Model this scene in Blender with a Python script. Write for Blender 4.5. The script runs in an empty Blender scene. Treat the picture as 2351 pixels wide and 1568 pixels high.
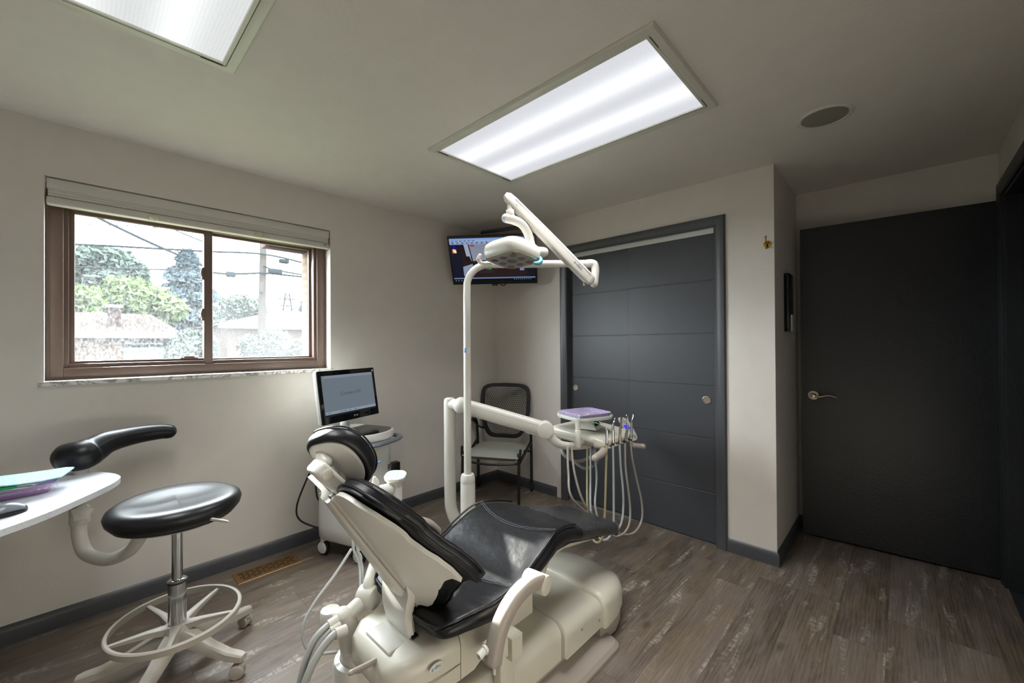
import bpy, bmesh, math, random
from mathutils import Vector, Matrix, noise
random.seed(7)
sc = bpy.context.scene
COL = sc.collection
V = Vector
PI = math.pi

# ------------------------------------------------------------------ camera
CAM = V((-2.9065, -2.9694, 1.3546))
FPX = 941.82
YAW, PITCH, ROLL = .7589, .0055, -.0057
_f = V((math.cos(YAW)*math.cos(PITCH), math.sin(YAW)*math.cos(PITCH), math.sin(PITCH)))
_r0 = V((math.sin(YAW), -math.cos(YAW), 0))
_u0 = _r0.cross(_f)
_r = _r0*math.cos(ROLL)+_u0*math.sin(ROLL)
_u = -_r0*math.sin(ROLL)+_u0*math.cos(ROLL)
cd = bpy.data.cameras.new('camera')
cd.sensor_width = 36; cd.lens = FPX*36/2351; cd.clip_start = .02; cd.clip_end = 300
cam = bpy.data.objects.new('camera', cd); COL.objects.link(cam)
cam.matrix_world = Matrix(((_r.x, _u.x, -_f.x, CAM.x), (_r.y, _u.y, -_f.y, CAM.y), (_r.z, _u.z, -_f.z, CAM.z), (0, 0, 0, 1)))
sc.camera = cam

# ------------------------------------------------------------------ world, sun, exposure
sc.view_settings.view_transform = 'Standard'
sc.view_settings.look = 'None'
sc.view_settings.gamma = 1
sc.view_settings.exposure = EXPO = 0.66
sc.view_settings.use_curve_mapping = False
w = bpy.data.worlds.new('sky'); sc.world = w; w.use_nodes = True
bg = w.node_tree.nodes['Background']
bg.inputs[0].default_value = (.93, .96, 1.0, 1); bg.inputs[1].default_value = 28.0
SUN_DIR = V((.05, -1.0, -.437)).normalized()
sl = bpy.data.lights.new('sun', 'SUN'); sl.energy = 30; sl.color = (1, .94, .86); sl.angle = .012
so = bpy.data.objects.new('sun', sl); COL.objects.link(so); so.location = (-4, 8, 8)
so.rotation_euler = SUN_DIR.to_track_quat('-Z', 'Y').to_euler()
pl = bpy.data.lights.new('window_portal', 'AREA'); pl.shape = 'RECTANGLE'; pl.size = 1.36; pl.size_y = 1.0
pl.cycles.is_portal = True
po = bpy.data.objects.new('window_portal', pl); COL.objects.link(po); po.location = (-2.345, .20, 1.67)
po.rotation_euler = V((0, -1, 0)).to_track_quat('-Z', 'Y').to_euler()

# ------------------------------------------------------------------ a pixel of the photograph onto a plane of the room
def ray(px, py): return _f + _r*((px-1175.5)/FPX) - _u*((py-784)/FPX)
def Xp(px, py, x): d = ray(px, py); return CAM + d*((x-CAM.x)/d.x)
def Yp(px, py, y): d = ray(px, py); return CAM + d*((y-CAM.y)/d.y)
def Zp(px, py, z): d = ray(px, py); return CAM + d*((z-CAM.z)/d.z)
def Dp(px, py, dep): return CAM + ray(px, py)*dep

# ------------------------------------------------------------------ materials
def hexc(h):
    h = h.lstrip('#'); o = []
    for i in (0, 2, 4):
        v = int(h[i:i+2], 16)/255
        o.append(v/12.92 if v <= .04045 else ((v+.055)/1.055)**2.4)
    return (*o, 1)
def mat(name, col, rough=.5, metal=0, bump=None, coat=0, emit=None, spec=.5, sheen=0, aniso=None):
    m = bpy.data.materials.new(name); m.use_nodes = True
    nt = m.node_tree; b = nt.nodes['Principled BSDF']
    c = hexc(col) if isinstance(col, str) else (*col, 1)
    b.inputs['Base Color'].default_value = c
    b.inputs['Roughness'].default_value = rough
    b.inputs['Metallic'].default_value = metal
    b.inputs['Specular IOR Level'].default_value = spec
    b.inputs['Coat Weight'].default_value = coat
    b.inputs['Coat Roughness'].default_value = .12
    if sheen: b.inputs['Sheen Weight'].default_value = sheen
    if emit:
        b.inputs['Emission Color'].default_value = hexc(emit[0]) if isinstance(emit[0], str) else (*emit[0], 1)
        b.inputs['Emission Strength'].default_value = emit[1]
    tc = nt.nodes.new('ShaderNodeTexCoord')
    # a faint mottling keeps every surface procedural
    n = nt.nodes.new('ShaderNodeTexNoise'); n.inputs['Scale'].default_value = 9; n.inputs['Detail'].default_value = 3
    nt.links.new(tc.outputs['Object'], n.inputs['Vector'])
    mx = nt.nodes.new('ShaderNodeMixRGB'); mx.blend_type = 'MULTIPLY'; mx.inputs[0].default_value = .08
    mx.inputs[1].default_value = c; nt.links.new(n.outputs['Fac'], mx.inputs[2]); nt.links.new(mx.outputs[0], b.inputs['Base Color'])
    if bump:
        n2 = nt.nodes.new('ShaderNodeTexNoise'); n2.inputs['Scale'].default_value = bump[0]; n2.inputs['Detail'].default_value = bump[2] if len(bump) > 2 else 3
        nt.links.new(tc.outputs['Object'], n2.inputs['Vector'])
        bp = nt.nodes.new('ShaderNodeBump'); bp.inputs['Strength'].default_value = bump[1]; bp.inputs['Distance'].default_value = .02
        nt.links.new(n2.outputs['Fac'], bp.inputs['Height']); nt.links.new(bp.outputs[0], b.inputs['Normal'])
    return m

def node(nt, t, **k):
    n = nt.nodes.new('ShaderNode'+t)
    for a, v in k.items(): setattr(n, a, v)
    return n
def mth(nt, op, a, b=None, c=None):
    n = nt.nodes.new('ShaderNodeMath'); n.operation = op
    for i, x in enumerate((a, b, c)):
        if x is None: continue
        if isinstance(x, (int, float)): n.inputs[i].default_value = x
        else: nt.links.new(x, n.inputs[i])
    return n.outputs[0]

def floor_mat():
    m = bpy.data.materials.new('weathered vinyl plank'); m.use_nodes = True; nt = m.node_tree
    b = nt.nodes['Principled BSDF']; L = nt.links.new
    tc = node(nt, 'TexCoord'); sx = node(nt, 'SeparateXYZ'); L(tc.outputs['Object'], sx.inputs[0])
    PW, PL = .182, 1.22
    v = mth(nt, 'DIVIDE', sx.outputs[1], PW); row = mth(nt, 'FLOOR', v)
    off = mth(nt, 'FRACT', mth(nt, 'MULTIPLY', mth(nt, 'SINE', mth(nt, 'MULTIPLY', row, 12.9898)), 437.585))
    u = mth(nt, 'ADD', mth(nt, 'DIVIDE', sx.outputs[0], PL), off); col = mth(nt, 'FLOOR', u)
    cv = node(nt, 'CombineXYZ'); L(row, cv.inputs[0]); L(col, cv.inputs[1])
    wn = node(nt, 'TexWhiteNoise'); wn.noise_dimensions = '2D'; L(cv.outputs[0], wn.inputs['Vector'])
    # coordinates shifted per plank, stretched along the plank
    sh = node(nt, 'CombineXYZ')
    L(mth(nt, 'ADD', sx.outputs[0], mth(nt, 'MULTIPLY', wn.outputs[0], 37.)), sh.inputs[0])
    L(mth(nt, 'ADD', sx.outputs[1], mth(nt, 'MULTIPLY', wn.outputs[0], 11.)), sh.inputs[1])
    def nz(scale, vec, det=4, rough=.55, dist=0.):
        mp = node(nt, 'Mapping'); mp.inputs['Scale'].default_value = scale; L(vec, mp.inputs[0])
        n = node(nt, 'TexNoise'); n.inputs['Scale'].default_value = 1; n.inputs['Detail'].default_value = det; n.inputs['Roughness'].default_value = rough; n.inputs['Distortion'].default_value = dist; L(mp.outputs[0], n.inputs['Vector']); return n.outputs['Fac']
    S_ = sh.outputs[0]
    blotch = nz((2.6, 9, 1), S_, 5, .6, .8)      # broad weathering
    grain = nz((9, 150, 1), S_, 4, .6, .3)       # fine grain
    streak = nz((2.2, 46, 1), S_, 5, .6, 1.2)
    hatch = nz((55, 34, 1), S_, 4, .65, .4)           # saw marks across the board
    tint = nz((1.7, 5, 1), S_, 3, .5, .5)
    worn = nz((2.3, 13, 1), S_, 4, .6, .6)
    mp = node(nt, 'Mapping'); mp.inputs['Scale'].default_value = (1.1, 6.5, 1); L(S_, mp.inputs[0])
    wv = node(nt, 'TexWave'); wv.wave_type = 'RINGS'; wv.inputs['Scale'].default_value = 3.2; wv.inputs['Distortion'].default_value = 9; wv.inputs['Detail'].default_value = 3; wv.inputs['Detail Scale'].default_value = .8; L(mp.outputs[0], wv.inputs['Vector'])
    ring = wv.outputs['Fac']
    r1 = node(nt, 'ValToRGB'); e = r1.color_ramp
    e.elements[0].position = .26; e.elements[0].color = hexc('3d342b')
    e.elements[1].position = .76; e.elements[1].color = hexc('a59c90')
    for p, c in ((.40, '645a4f'), (.50, '796f64'), (.60, '877d72')):
        x = e.elements.new(p); x.color = hexc(c)
    t_ = mth(nt, 'MULTIPLY', blotch, .44)
    t_ = mth(nt, 'ADD', t_, mth(nt, 'MULTIPLY', streak, .26)); t_ = mth(nt, 'ADD', t_, mth(nt, 'MULTIPLY', grain, .20)); t_ = mth(nt, 'ADD', t_, mth(nt, 'MULTIPLY', ring, .055))
    t_ = mth(nt, 'ADD', t_, mth(nt, 'MULTIPLY', hatch, .06)); t_ = mth(nt, 'ADD', t_, mth(nt, 'MULTIPLY', mth(nt, 'SUBTRACT', wn.outputs[0], .5), .11))
    L(t_, r1.inputs[0])
    rt = node(nt, 'ValToRGB'); e = rt.color_ramp; e.elements[0].position = .36; e.elements[0].color = hexc('d3d0d6'); e.elements[1].position = .66; e.elements[1].color = hexc('d8cdba'); L(tint, rt.inputs[0])
    mt = node(nt, 'MixRGB'); mt.blend_type = 'MULTIPLY'; mt.inputs[0].default_value = .8; L(r1.outputs[0], mt.inputs[1]); L(rt.outputs[0], mt.inputs[2])
    r2 = node(nt, 'ValToRGB'); r2.color_ramp.elements[0].position = .56; r2.color_ramp.elements[1].position = .66; L(worn, r2.inputs[0])
    r3 = node(nt, 'ValToRGB'); r3.color_ramp.elements[0].position = .38; r3.color_ramp.elements[1].position = .68; L(hatch, r3.inputs[0])
    wf = mth(nt, 'MULTIPLY', mth(nt, 'MULTIPLY', r2.outputs[0], r3.outputs[0]), .6)
    mx0 = node(nt, 'MixRGB'); L(wf, mx0.inputs[0]); L(mt.outputs[0], mx0.inputs[1]); mx0.inputs[2].default_value = hexc('bdb8ae')
    mpk = node(nt, 'Mapping'); mpk.inputs['Scale'].default_value = (2.6, 5.5, 1); L(S_, mpk.inputs[0])
    vk = node(nt, 'TexVoronoi'); vk.inputs['Scale'].default_value = 1; L(mpk.outputs[0], vk.inputs['Vector'])
    rk = node(nt, 'ValToRGB'); e = rk.color_ramp; e.elements[0].position = .02; e.elements[0].color = (1, 1, 1, 1); e.elements[1].position = .13; e.elements[1].color = (0, 0, 0, 1); L(vk.outputs['Distance'], rk.inputs[0])
    mx = node(nt, 'MixRGB'); L(mth(nt, 'MULTIPLY', rk.outputs[0], .65), mx.inputs[0]); L(mx0.outputs[0], mx.inputs[1]); mx.inputs[2].default_value = hexc('3a2a1e')
    # seams
    fv = mth(nt, 'ABSOLUTE', mth(nt, 'SUBTRACT', mth(nt, 'FRACT', v), .5)); fu = mth(nt, 'ABSOLUTE', mth(nt, 'SUBTRACT', mth(nt, 'FRACT', u), .5))
    s = mth(nt, 'MAXIMUM', mth(nt, 'GREATER_THAN', fv, .4935), mth(nt, 'GREATER_THAN', fu, .4988))
    mx2 = node(nt, 'MixRGB'); L(mth(nt, 'MULTIPLY', s, .45), mx2.inputs[0]); L(mx.outputs[0], mx2.inputs[1]); mx2.inputs[2].default_value = hexc('2c2620')
    L(mx2.outputs[0], b.inputs['Base Color'])
    b.inputs['Roughness'].default_value = .42
    L(mth(nt, 'ADD', mth(nt, 'MULTIPLY', streak, .25), .32), b.inputs['Roughness'])
    bp = node(nt, 'Bump'); bp.inputs['Strength'].default_value = .25; bp.inputs['Distance'].default_value = .003
    L(mth(nt, 'SUBTRACT', grain, s), bp.inputs['Height']); L(bp.outputs[0], b.inputs['Normal'])
    return m

def marble_mat():
    m = mat('veined marble', 'd8d6d0', .18); nt = m.node_tree; b = nt.nodes['Principled BSDF']
    tc = node(nt, 'TexCoord'); n = node(nt, 'TexNoise'); n.inputs['Scale'].default_value = 7; n.inputs['Detail'].default_value = 8; n.inputs['Distortion'].default_value = 2.2
    nt.links.new(tc.outputs['Object'], n.inputs['Vector']); r = node(nt, 'ValToRGB'); e = r.color_ramp
    e.elements[0].position = .44; e.elements[0].color = hexc('d9d8d3'); e.elements[1].position = .56; e.elements[1].color = hexc('dcdad4')
    x = e.elements.new(.5); x.color = hexc('8f8c88')
    nt.links.new(n.outputs['Fac'], r.inputs[0]); nt.links.new(r.outputs[0], b.inputs['Base Color']); return m

def speckle_mat(name, base, spots, rough=.25, scale=260, thr=.66):
    m = mat(name, base, rough); nt = m.node_tree; b = nt.nodes['Principled BSDF']
    tc = node(nt, 'TexCoord'); n = node(nt, 'TexNoise'); n.inputs['Scale'].default_value = scale; n.inputs['Detail'].default_value = 1
    nt.links.new(tc.outputs['Object'], n.inputs['Vector']); r = node(nt, 'ValToRGB'); e = r.color_ramp
    e.elements[0].position = thr; e.elements[0].color = hexc(base); e.elements[1].position = thr+.05; e.elements[1].color = hexc(spots)
    nt.links.new(n.outputs['Fac'], r.inputs[0]); nt.links.new(r.outputs[0], b.inputs['Base Color']); return m

def glass_dirty(name, dust, scale, streak=(1, 1, 1)):
    # window glass: clear, with a film of dust that catches the sun
    m = bpy.data.materials.new(name); m.use_nodes = True; nt = m.node_tree; L = nt.links.new
    for n in list(nt.nodes): nt.nodes.remove(n)
    out = node(nt, 'OutputMaterial'); tr = node(nt, 'BsdfTransparent'); tr.inputs[0].default_value = (.93, .96, .96, 1)
    tl = node(nt, 'BsdfTranslucent'); tl.inputs[0].default_value = (.9, .95, 1, 1)
    gl = node(nt, 'BsdfGlossy'); gl.inputs['Roughness'].default_value = .02
    tc = node(nt, 'TexCoord'); mp = node(nt, 'Mapping'); mp.inputs['Scale'].default_value = streak; L(tc.outputs['Object'], mp.inputs[0])
    n1 = node(nt, 'TexNoise'); n1.inputs['Scale'].default_value = scale; n1.inputs['Detail'].default_value = 3; L(mp.outputs[0], n1.inputs['Vector'])
    n2 = node(nt, 'TexNoise'); n2.inputs['Scale'].default_value = 3.2; n2.inputs['Detail'].default_value = 3; L(tc.outputs['Object'], n2.inputs['Vector'])
    sx = node(nt, 'SeparateXYZ'); L(tc.outputs['Object'], sx.inputs[0])
    low = mth(nt, 'MULTIPLY', mth(nt, 'SUBTRACT', 1.95, sx.outputs[2]), 1.35)   # dust settles toward the bottom of the pane
    lc = node(nt, 'Clamp'); L(low, lc.inputs[0])
    a = mth(nt, 'MULTIPLY', mth(nt, 'MULTIPLY', n1.outputs['Fac'], n1.outputs['Fac']), 3.4)
    fac = mth(nt, 'MULTIPLY', mth(nt, 'MULTIPLY', a, mth(nt, 'ADD', n2.outputs['Fac'], .35)), mth(nt, 'MULTIPLY', mth(nt, 'ADD', lc.outputs[0], .12), dust))
    cl = node(nt, 'Clamp'); L(fac, cl.inputs[0]); cl.inputs['Max'].default_value = .6
    m1 = node(nt, 'MixShader'); L(cl.outputs[0], m1.inputs[0]); L(tr.outputs[0], m1.inputs[1]); L(tl.outputs[0], m1.inputs[2])
    m2 = node(nt, 'MixShader'); m2.inputs[0].default_value = .03; L(m1.outputs[0], m2.inputs[1]); L(gl.outputs[0], m2.inputs[2])
    L(m2.outputs[0], out.inputs[0]); return m

def film_mat(name, tint, op=.22, scale=40):
    m = bpy.data.materials.new(name); m.use_nodes = True; nt = m.node_tree; L = nt.links.new
    for n in list(nt.nodes): nt.nodes.remove(n)
    out = node(nt, 'OutputMaterial'); tr = node(nt, 'BsdfTransparent'); tr.inputs[0].default_value = (.97, .97, .98, 1)
    pr = node(nt, 'BsdfPrincipled'); pr.inputs['Base Color'].default_value = hexc(tint); pr.inputs['Roughness'].default_value = .1; pr.inputs['Specular IOR Level'].default_value = .9
    tc = node(nt, 'TexCoord'); n1 = node(nt, 'TexNoise'); n1.inputs['Scale'].default_value = scale; n1.inputs['Detail'].default_value = 2; n1.inputs['Distortion'].default_value = 1.5; L(tc.outputs['Object'], n1.inputs['Vector'])
    bp = node(nt, 'Bump'); bp.inputs['Strength'].default_value = .9; bp.inputs['Distance'].default_value = .01; L(n1.outputs['Fac'], bp.inputs['Height']); L(bp.outputs[0], pr.inputs['Normal'])
    m1 = node(nt, 'MixShader'); m1.inputs[0].default_value = op; L(tr.outputs[0], m1.inputs[1]); L(pr.outputs[0], m1.inputs[2])
    gl = node(nt, 'BsdfGlossy'); gl.inputs['Roughness'].default_value = .06; L(bp.outputs[0], gl.inputs['Normal'])
    m2 = node(nt, 'MixShader'); m2.inputs[0].default_value = .16; L(m1.outputs[0], m2.inputs[1]); L(gl.outputs[0], m2.inputs[2]); L(m2.outputs[0], out.inputs[0])
    return m

def lens_mat(name, cx, col, base, peak, halfgap):
    # prismatic lens of a fluorescent fixture: two glowing tubes behind a fine honeycomb
    m = bpy.data.materials.new(name); m.use_nodes = True; nt = m.node_tree; L = nt.links.new
    for n in list(nt.nodes): nt.nodes.remove(n)
    out = node(nt, 'OutputMaterial'); em = node(nt, 'Emission'); em.inputs[0].default_value = (*col, 1)
    tc = node(nt, 'TexCoord'); sx = node(nt, 'SeparateXYZ'); L(tc.outputs['Object'], sx.inputs[0])
    d = mth(nt, 'SUBTRACT', mth(nt, 'ABSOLUTE', mth(nt, 'SUBTRACT', sx.outputs[0], cx)), halfgap)
    gsn = mth(nt, 'EXPONENT', mth(nt, 'MULTIPLY', mth(nt, 'MULTIPLY', d, d), -260.))
    vo = node(nt, 'TexVoronoi'); vo.inputs['Scale'].default_value = 95; vo.inputs['Randomness'].default_value = .15; L(tc.outputs['Object'], vo.inputs['Vector'])
    cell = mth(nt, 'SUBTRACT', 1.06, mth(nt, 'MULTIPLY', vo.outputs['Distance'], .22))
    L(mth(nt, 'MULTIPLY', mth(nt, 'ADD', base, mth(nt, 'MULTIPLY', gsn, peak-base)), cell), em.inputs[1]); L(em.outputs[0], out.inputs[0])
    return m

def brick_mat(name, c1, c2, mort, scale):
    m = mat(name, c1, .9); nt = m.node_tree; b = nt.nodes['Principled BSDF']
    tc = node(nt, 'TexCoord'); mp = node(nt, 'Mapping'); mp.inputs['Rotation'].default_value = (PI/2, 0, 0); nt.links.new(tc.outputs['Object'], mp.inputs[0])
    br = node(nt, 'TexBrick'); br.inputs['Color1'].default_value = hexc(c1); br.inputs['Color2'].default_value = hexc(c2); br.inputs['Mortar'].default_value = hexc(mort); br.inputs['Scale'].default_value = scale
    nt.links.new(mp.outputs[0], br.inputs['Vector']); nt.links.new(br.outputs[0], b.inputs['Base Color']); return m

M = {}
M['wall'] = mat('warm grey wall paint', 'd1cbc3', .62, bump=(160, .10, 2))
M['ceil'] = mat('ceiling paint', 'd3cfc7', .75, bump=(60, .06, 2))
M['base'] = mat('charcoal trim paint', '45464a', .38)
M['cdoor'] = mat('charcoal closet door paint', '3c3e42', .42, bump=(220, .06, 2), spec=.4)
M['door'] = mat('near black door paint', '212224', .36, bump=(90, .10, 3))
M['floor'] = floor_mat()
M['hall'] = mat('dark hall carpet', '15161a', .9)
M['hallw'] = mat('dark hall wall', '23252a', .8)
M['wframe'] = mat('brown window frame', '6b574d', .42)
M['gasket'] = mat('black window gasket', '24211f', .6)
M['blind'] = mat('off white shade fabric', 'c9c6be', .7)
M['clearplastic'] = film_mat('clear plastic tab', 'e8f0c0', .5, 10)
M['marble'] = marble_mat()
M['glass1'] = glass_dirty('dusty window glass', .016, 120, (1, 1, .6))
M['glass2'] = glass_dirty('dusty window glass with screen', .018, 210)
M['fixture'] = mat('fixture white enamel', 'c4c4b8', .35)
M['lens1'] = lens_mat('fluorescent lens', 0, (.93, .95, 1.0), .50, .80, .12)
M['lens2'] = lens_mat('fluorescent lens by window', 0, (.95, .98, .97), .52, .72, .12)
M['speaker'] = mat('speaker grille', '8e8c80', .7, bump=(500, .5, 1))
M['white'] = mat('white enamel', 'd3d3cd', .3, coat=.2)
M['cream'] = mat('cream plastic', 'c6c1b3', .36, coat=.1)
M['creamdk'] = mat('taupe plastic', '9a9087', .42)
M['ivory'] = mat('ivory plastic', 'cecbc3', .33)
M['grey'] = mat('light grey plastic', 'b0b0ac', .4)
M['midgrey'] = mat('slate grey plastic', '626870', .3)
M['leather'] = mat('black upholstery', '111215', .40, bump=(11, .25, 4), spec=.40)
M['vinyl'] = mat('smooth black vinyl', '0e0f12', .36, bump=(6, .05, 2), spec=.36)
M['thread'] = mat('grey thread', '7d858c', .7)
M['black'] = mat('black plastic', '121213', .38)
M['blackgl'] = mat('black glass', '0b0c0e', .08)
M['blackmt'] = mat('black satin metal', '0d0d0e', .42)
M['rubber'] = mat('black rubber', '0e0e0f', .65)
M['chrome'] = mat('chrome', 'c9ccd0', .12, 1)
M['nickel'] = mat('satin nickel', 'b5aa9b', .3, 1)
M['steel'] = mat('brushed aluminium', 'b7b7b2', .38, .8)
M['brass'] = mat('polished brass', 'b8953e', .2, 1)
M['bronze'] = mat('antique brass register', '8a6c45', .42, .55)
M['dark'] = mat('dark void', '050505', .9)
M['seatgrey'] = mat('grey green vinyl', '96988e', .5, bump=(300, .15, 1))
M['stool'] = mat('stone grey powder coat', 'a39d92', .45)
M['quartz'] = speckle_mat('pale speckled quartz', 'c8cbce', '9fa09f')
M['hosegrey'] = mat('grey hose', '9b9c98', .45)
M['hosetan'] = mat('taupe hose', 'a9a299', .45)
M['hoseyel'] = mat('yellowed hose', 'a89c78', .45)
M['hosewhite'] = mat('white hose', 'b5b8ba', .4)
M['purple'] = mat('lilac plastic', 'ad98c4', .3)
M['violet'] = mat('orchid plastic', 'bb94c6', .3)
M['film'] = film_mat('clear wrap', 'e9ecf5', .14, 45)
M['toefilm'] = film_mat('clear toe cover', 'a8a8aa', .07, 26)
M['teal'] = mat('aqua paper', '9ad6da', .8, bump=(120, .3, 1))
M['green'] = mat('green plastic', '12a14f', .35)
M['tealtip'] = mat('teal plastic', '4f9fae', .35)
M['blue'] = mat('blue marking', '4f86c6', .5)
M['bluelit'] = mat('blue display', '1414e0', .3, emit=('1a1aff', .9))
M['ledg'] = mat('green indicator', '0a8a3a', .4, emit=('20c060', .7))
M['mintip'] = mat('mint plastic', '86c89a', .35)
M['leaf1'] = mat('grey green leaves', '2c332f', .8)
M['leaf2'] = mat('spring green leaves', '364129', .8)
M['leaf3'] = mat('blue green needles', '283034', .8)
M['leaf4'] = mat('dull olive leaves', '343b35', .8)
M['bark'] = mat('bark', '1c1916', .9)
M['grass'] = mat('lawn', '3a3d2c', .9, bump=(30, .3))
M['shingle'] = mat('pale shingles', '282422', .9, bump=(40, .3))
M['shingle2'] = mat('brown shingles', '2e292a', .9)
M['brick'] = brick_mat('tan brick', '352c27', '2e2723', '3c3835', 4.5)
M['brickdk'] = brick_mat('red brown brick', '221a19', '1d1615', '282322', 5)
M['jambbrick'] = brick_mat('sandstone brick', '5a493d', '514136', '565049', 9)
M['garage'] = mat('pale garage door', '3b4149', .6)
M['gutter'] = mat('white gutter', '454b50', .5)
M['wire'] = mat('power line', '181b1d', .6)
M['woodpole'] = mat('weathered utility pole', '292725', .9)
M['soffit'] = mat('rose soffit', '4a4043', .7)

for _k in ('leaf1', 'leaf2', 'leaf3', 'leaf4', 'bark', 'grass', 'shingle', 'shingle2', 'brick', 'brickdk', 'jambbrick', 'garage', 'gutter', 'wire', 'woodpole', 'soffit'):
    M[_k].node_tree.nodes['Principled BSDF'].inputs['Specular IOR Level'].default_value = .0

def emis(name, col, s=1.0):
    return mat(name, (0, 0, 0), .35, emit=(col, s), spec=.3)

# ------------------------------------------------------------------ mesh builder
def catmull(pts, n=8, closed=False):
    P = [V(p) for p in pts]
    if len(P) < 3: return P
    out = []; m = len(P)
    rng = range(m) if closed else range(m-1)
    for i in rng:
        if closed: p0, p1, p2, p3 = P[(i-1) % m], P[i], P[(i+1) % m], P[(i+2) % m]
        else: p0, p1, p2, p3 = P[max(i-1, 0)], P[i], P[i+1], P[min(i+2, m-1)]
        for k in range(n):
            t = k/n
            out.append(.5*((2*p1)+(-p0+p2)*t+(2*p0-5*p1+4*p2-p3)*t*t+(-p0+3*p1-3*p2+p3)*t**3))
    if not closed: out.append(P[-1])
    return out
def lerp(a, b, t): return a+(b-a)*t
def interp(tab, x):
    if x <= tab[0][0]: return tab[0][1]
    for (a, va), (b, vb) in zip(tab, tab[1:]):
        if x <= b:
            t = (x-a)/(b-a); t = t*t*(3-2*t)*.5+t*.5
            return va+(vb-va)*t
    return tab[-1][1]

class MB:
    def __init__(s, mtx=None): s.v = []; s.f = []; s.m = mtx or Matrix()
    def add(s, vs, fs):
        o = len(s.v); s.v += [s.m @ V(p) for p in vs]; s.f += [tuple(i+o for i in f) for f in fs]; return s
    def bm(s, bm):
        bm.verts.index_update(); s.add([v.co.copy() for v in bm.verts], [[v.index for v in f.verts] for f in bm.faces]); bm.free(); return s
    def box(s, c, d, bev=0, rot=None, seg=2):
        bm = bmesh.new(); bmesh.ops.create_cube(bm, size=1)
        for v in bm.verts: v.co = V((v.co.x*d[0], v.co.y*d[1], v.co.z*d[2]))
        if bev: bmesh.ops.bevel(bm, geom=bm.edges[:], offset=min(bev, min(d)*.49), segments=seg, profile=.5, affect='EDGES')
        R = rot if rot is not None else Matrix()
        for v in bm.verts: v.co = (R @ v.co) + V(c)
        return s.bm(bm)
    def bx(s, a, b, bev=0): return s.box([(a[i]+b[i])/2 for i in range(3)], [abs(b[i]-a[i]) for i in range(3)], bev)
    def lathe(s, p, axis, prof, seg=32, e1=None, sx=1, sy=1):
        # prof: list of (radius, height along axis)
        n = V(axis).normalized(); a = V(e1).normalized() if e1 else (n.orthogonal().normalized()); b = n.cross(a)
        vs = []; fs = []
        for r, h in prof:
            for k in range(seg):
                t = 2*PI*k/seg; vs.append(V(p)+n*h+a*(r*sx*math.cos(t))+b*(r*sy*math.sin(t)))
        for i in range(len(prof)-1):
            for k in range(seg):
                k2 = (k+1) % seg; fs.append((i*seg+k, i*seg+k2, (i+1)*seg+k2, (i+1)*seg+k))
        fs.append(tuple(range(seg))[::-1]); fs.append(tuple((len(prof)-1)*seg+k for k in range(seg)))
        return s.add(vs, fs)
    def cyl(s, a, b, r, r2=None, seg=24, bev=0):
        a = V(a); b = V(b); h = (b-a).length; r2 = r if r2 is None else r2
        if bev: pr = [(r-bev, 0), (r-bev*.3, bev*.3), (r, bev), (r2, h-bev), (r2-bev*.3, h-bev*.3), (r2-bev, h)]
        else: pr = [(r, 0), (r2, h)]
        return s.lathe(a, b-a, pr, seg)
    def tube(s, pts, r, seg=12, n=8, closed=False, flat=1, round_end=True, up=None):
        P = catmull(pts, n, closed) if n > 1 and len(pts) > 2 else [V(p) for p in pts]
        m = len(P); rr = r if isinstance(r, (list, tuple)) else None
        def rad(i):
            if not rr: return r
            t = i/(m-1)*(len(rr)-1); k = min(int(t), len(rr)-2); return rr[k]+(rr[k+1]-rr[k])*(t-k)
        T = []
        for i in range(m):
            if closed: d = P[(i+1) % m]-P[i-1]
            else: d = P[min(i+1, m-1)]-P[max(i-1, 0)]
            T.append(d.normalized())
        nrm = V(up) if up else T[0].orthogonal()
        nrm = (nrm-T[0]*nrm.dot(T[0])).normalized()
        vs = []; fs = []; rings = []
        items = [(P[i], T[i], rad(i)) for i in range(m)]
        if not closed and round_end:
            r0, r1 = rad(0), rad(m-1)
            pre = [(P[0]-T[0]*r0*math.sin(a)*.9, T[0], r0*math.cos(a)) for a in (1.35, .95, .5)]
            post = [(P[-1]+T[-1]*r1*math.sin(a)*.9, T[-1], r1*math.cos(a)) for a in (.5, .95, 1.35)]
            items = pre+items+post
        for (p, t, ra) in items:
            nn = nrm-t*nrm.dot(t)
            if nn.length > 1e-6: nrm = nn.normalized()
            if up:
                nn = V(up)-t*V(up).dot(t)
                if nn.length > .05: nrm = nn.normalized()
            bn = t.cross(nrm)
            vs += [p+nrm*(ra*flat*math.cos(2*PI*k/seg))+bn*(ra*math.sin(2*PI*k/seg)) for k in range(seg)]
        R = len(items)
        for i in range(R if closed else R-1):
            j = (i+1) % R
            for k in range(seg):
                k2 = (k+1) % seg; fs.append((i*seg+k, j*seg+k, j*seg+k2, i*seg+k2))
        if not closed: fs.append(tuple(range(seg))); fs.append(tuple((R-1)*seg+k for k in range(seg))[::-1])
        return s.add(vs, fs)
    def loft(s, rings, cap=True, closed_ring=True, loop=False):
        seg = len(rings[0]); vs = [p for r in rings for p in r]; fs = []
        R = len(rings)
        for i in range(R if loop else R-1):
            j = (i+1) % R
            for k in range(seg if closed_ring else seg-1):
                k2 = (k+1) % seg; fs.append((i*seg+k, i*seg+k2, j*seg+k2, j*seg+k))
        if cap and closed_ring and not loop: fs.append(tuple(range(seg))[::-1]); fs.append(tuple((R-1)*seg+k for k in range(seg)))
        return s.add(vs, fs)
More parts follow.
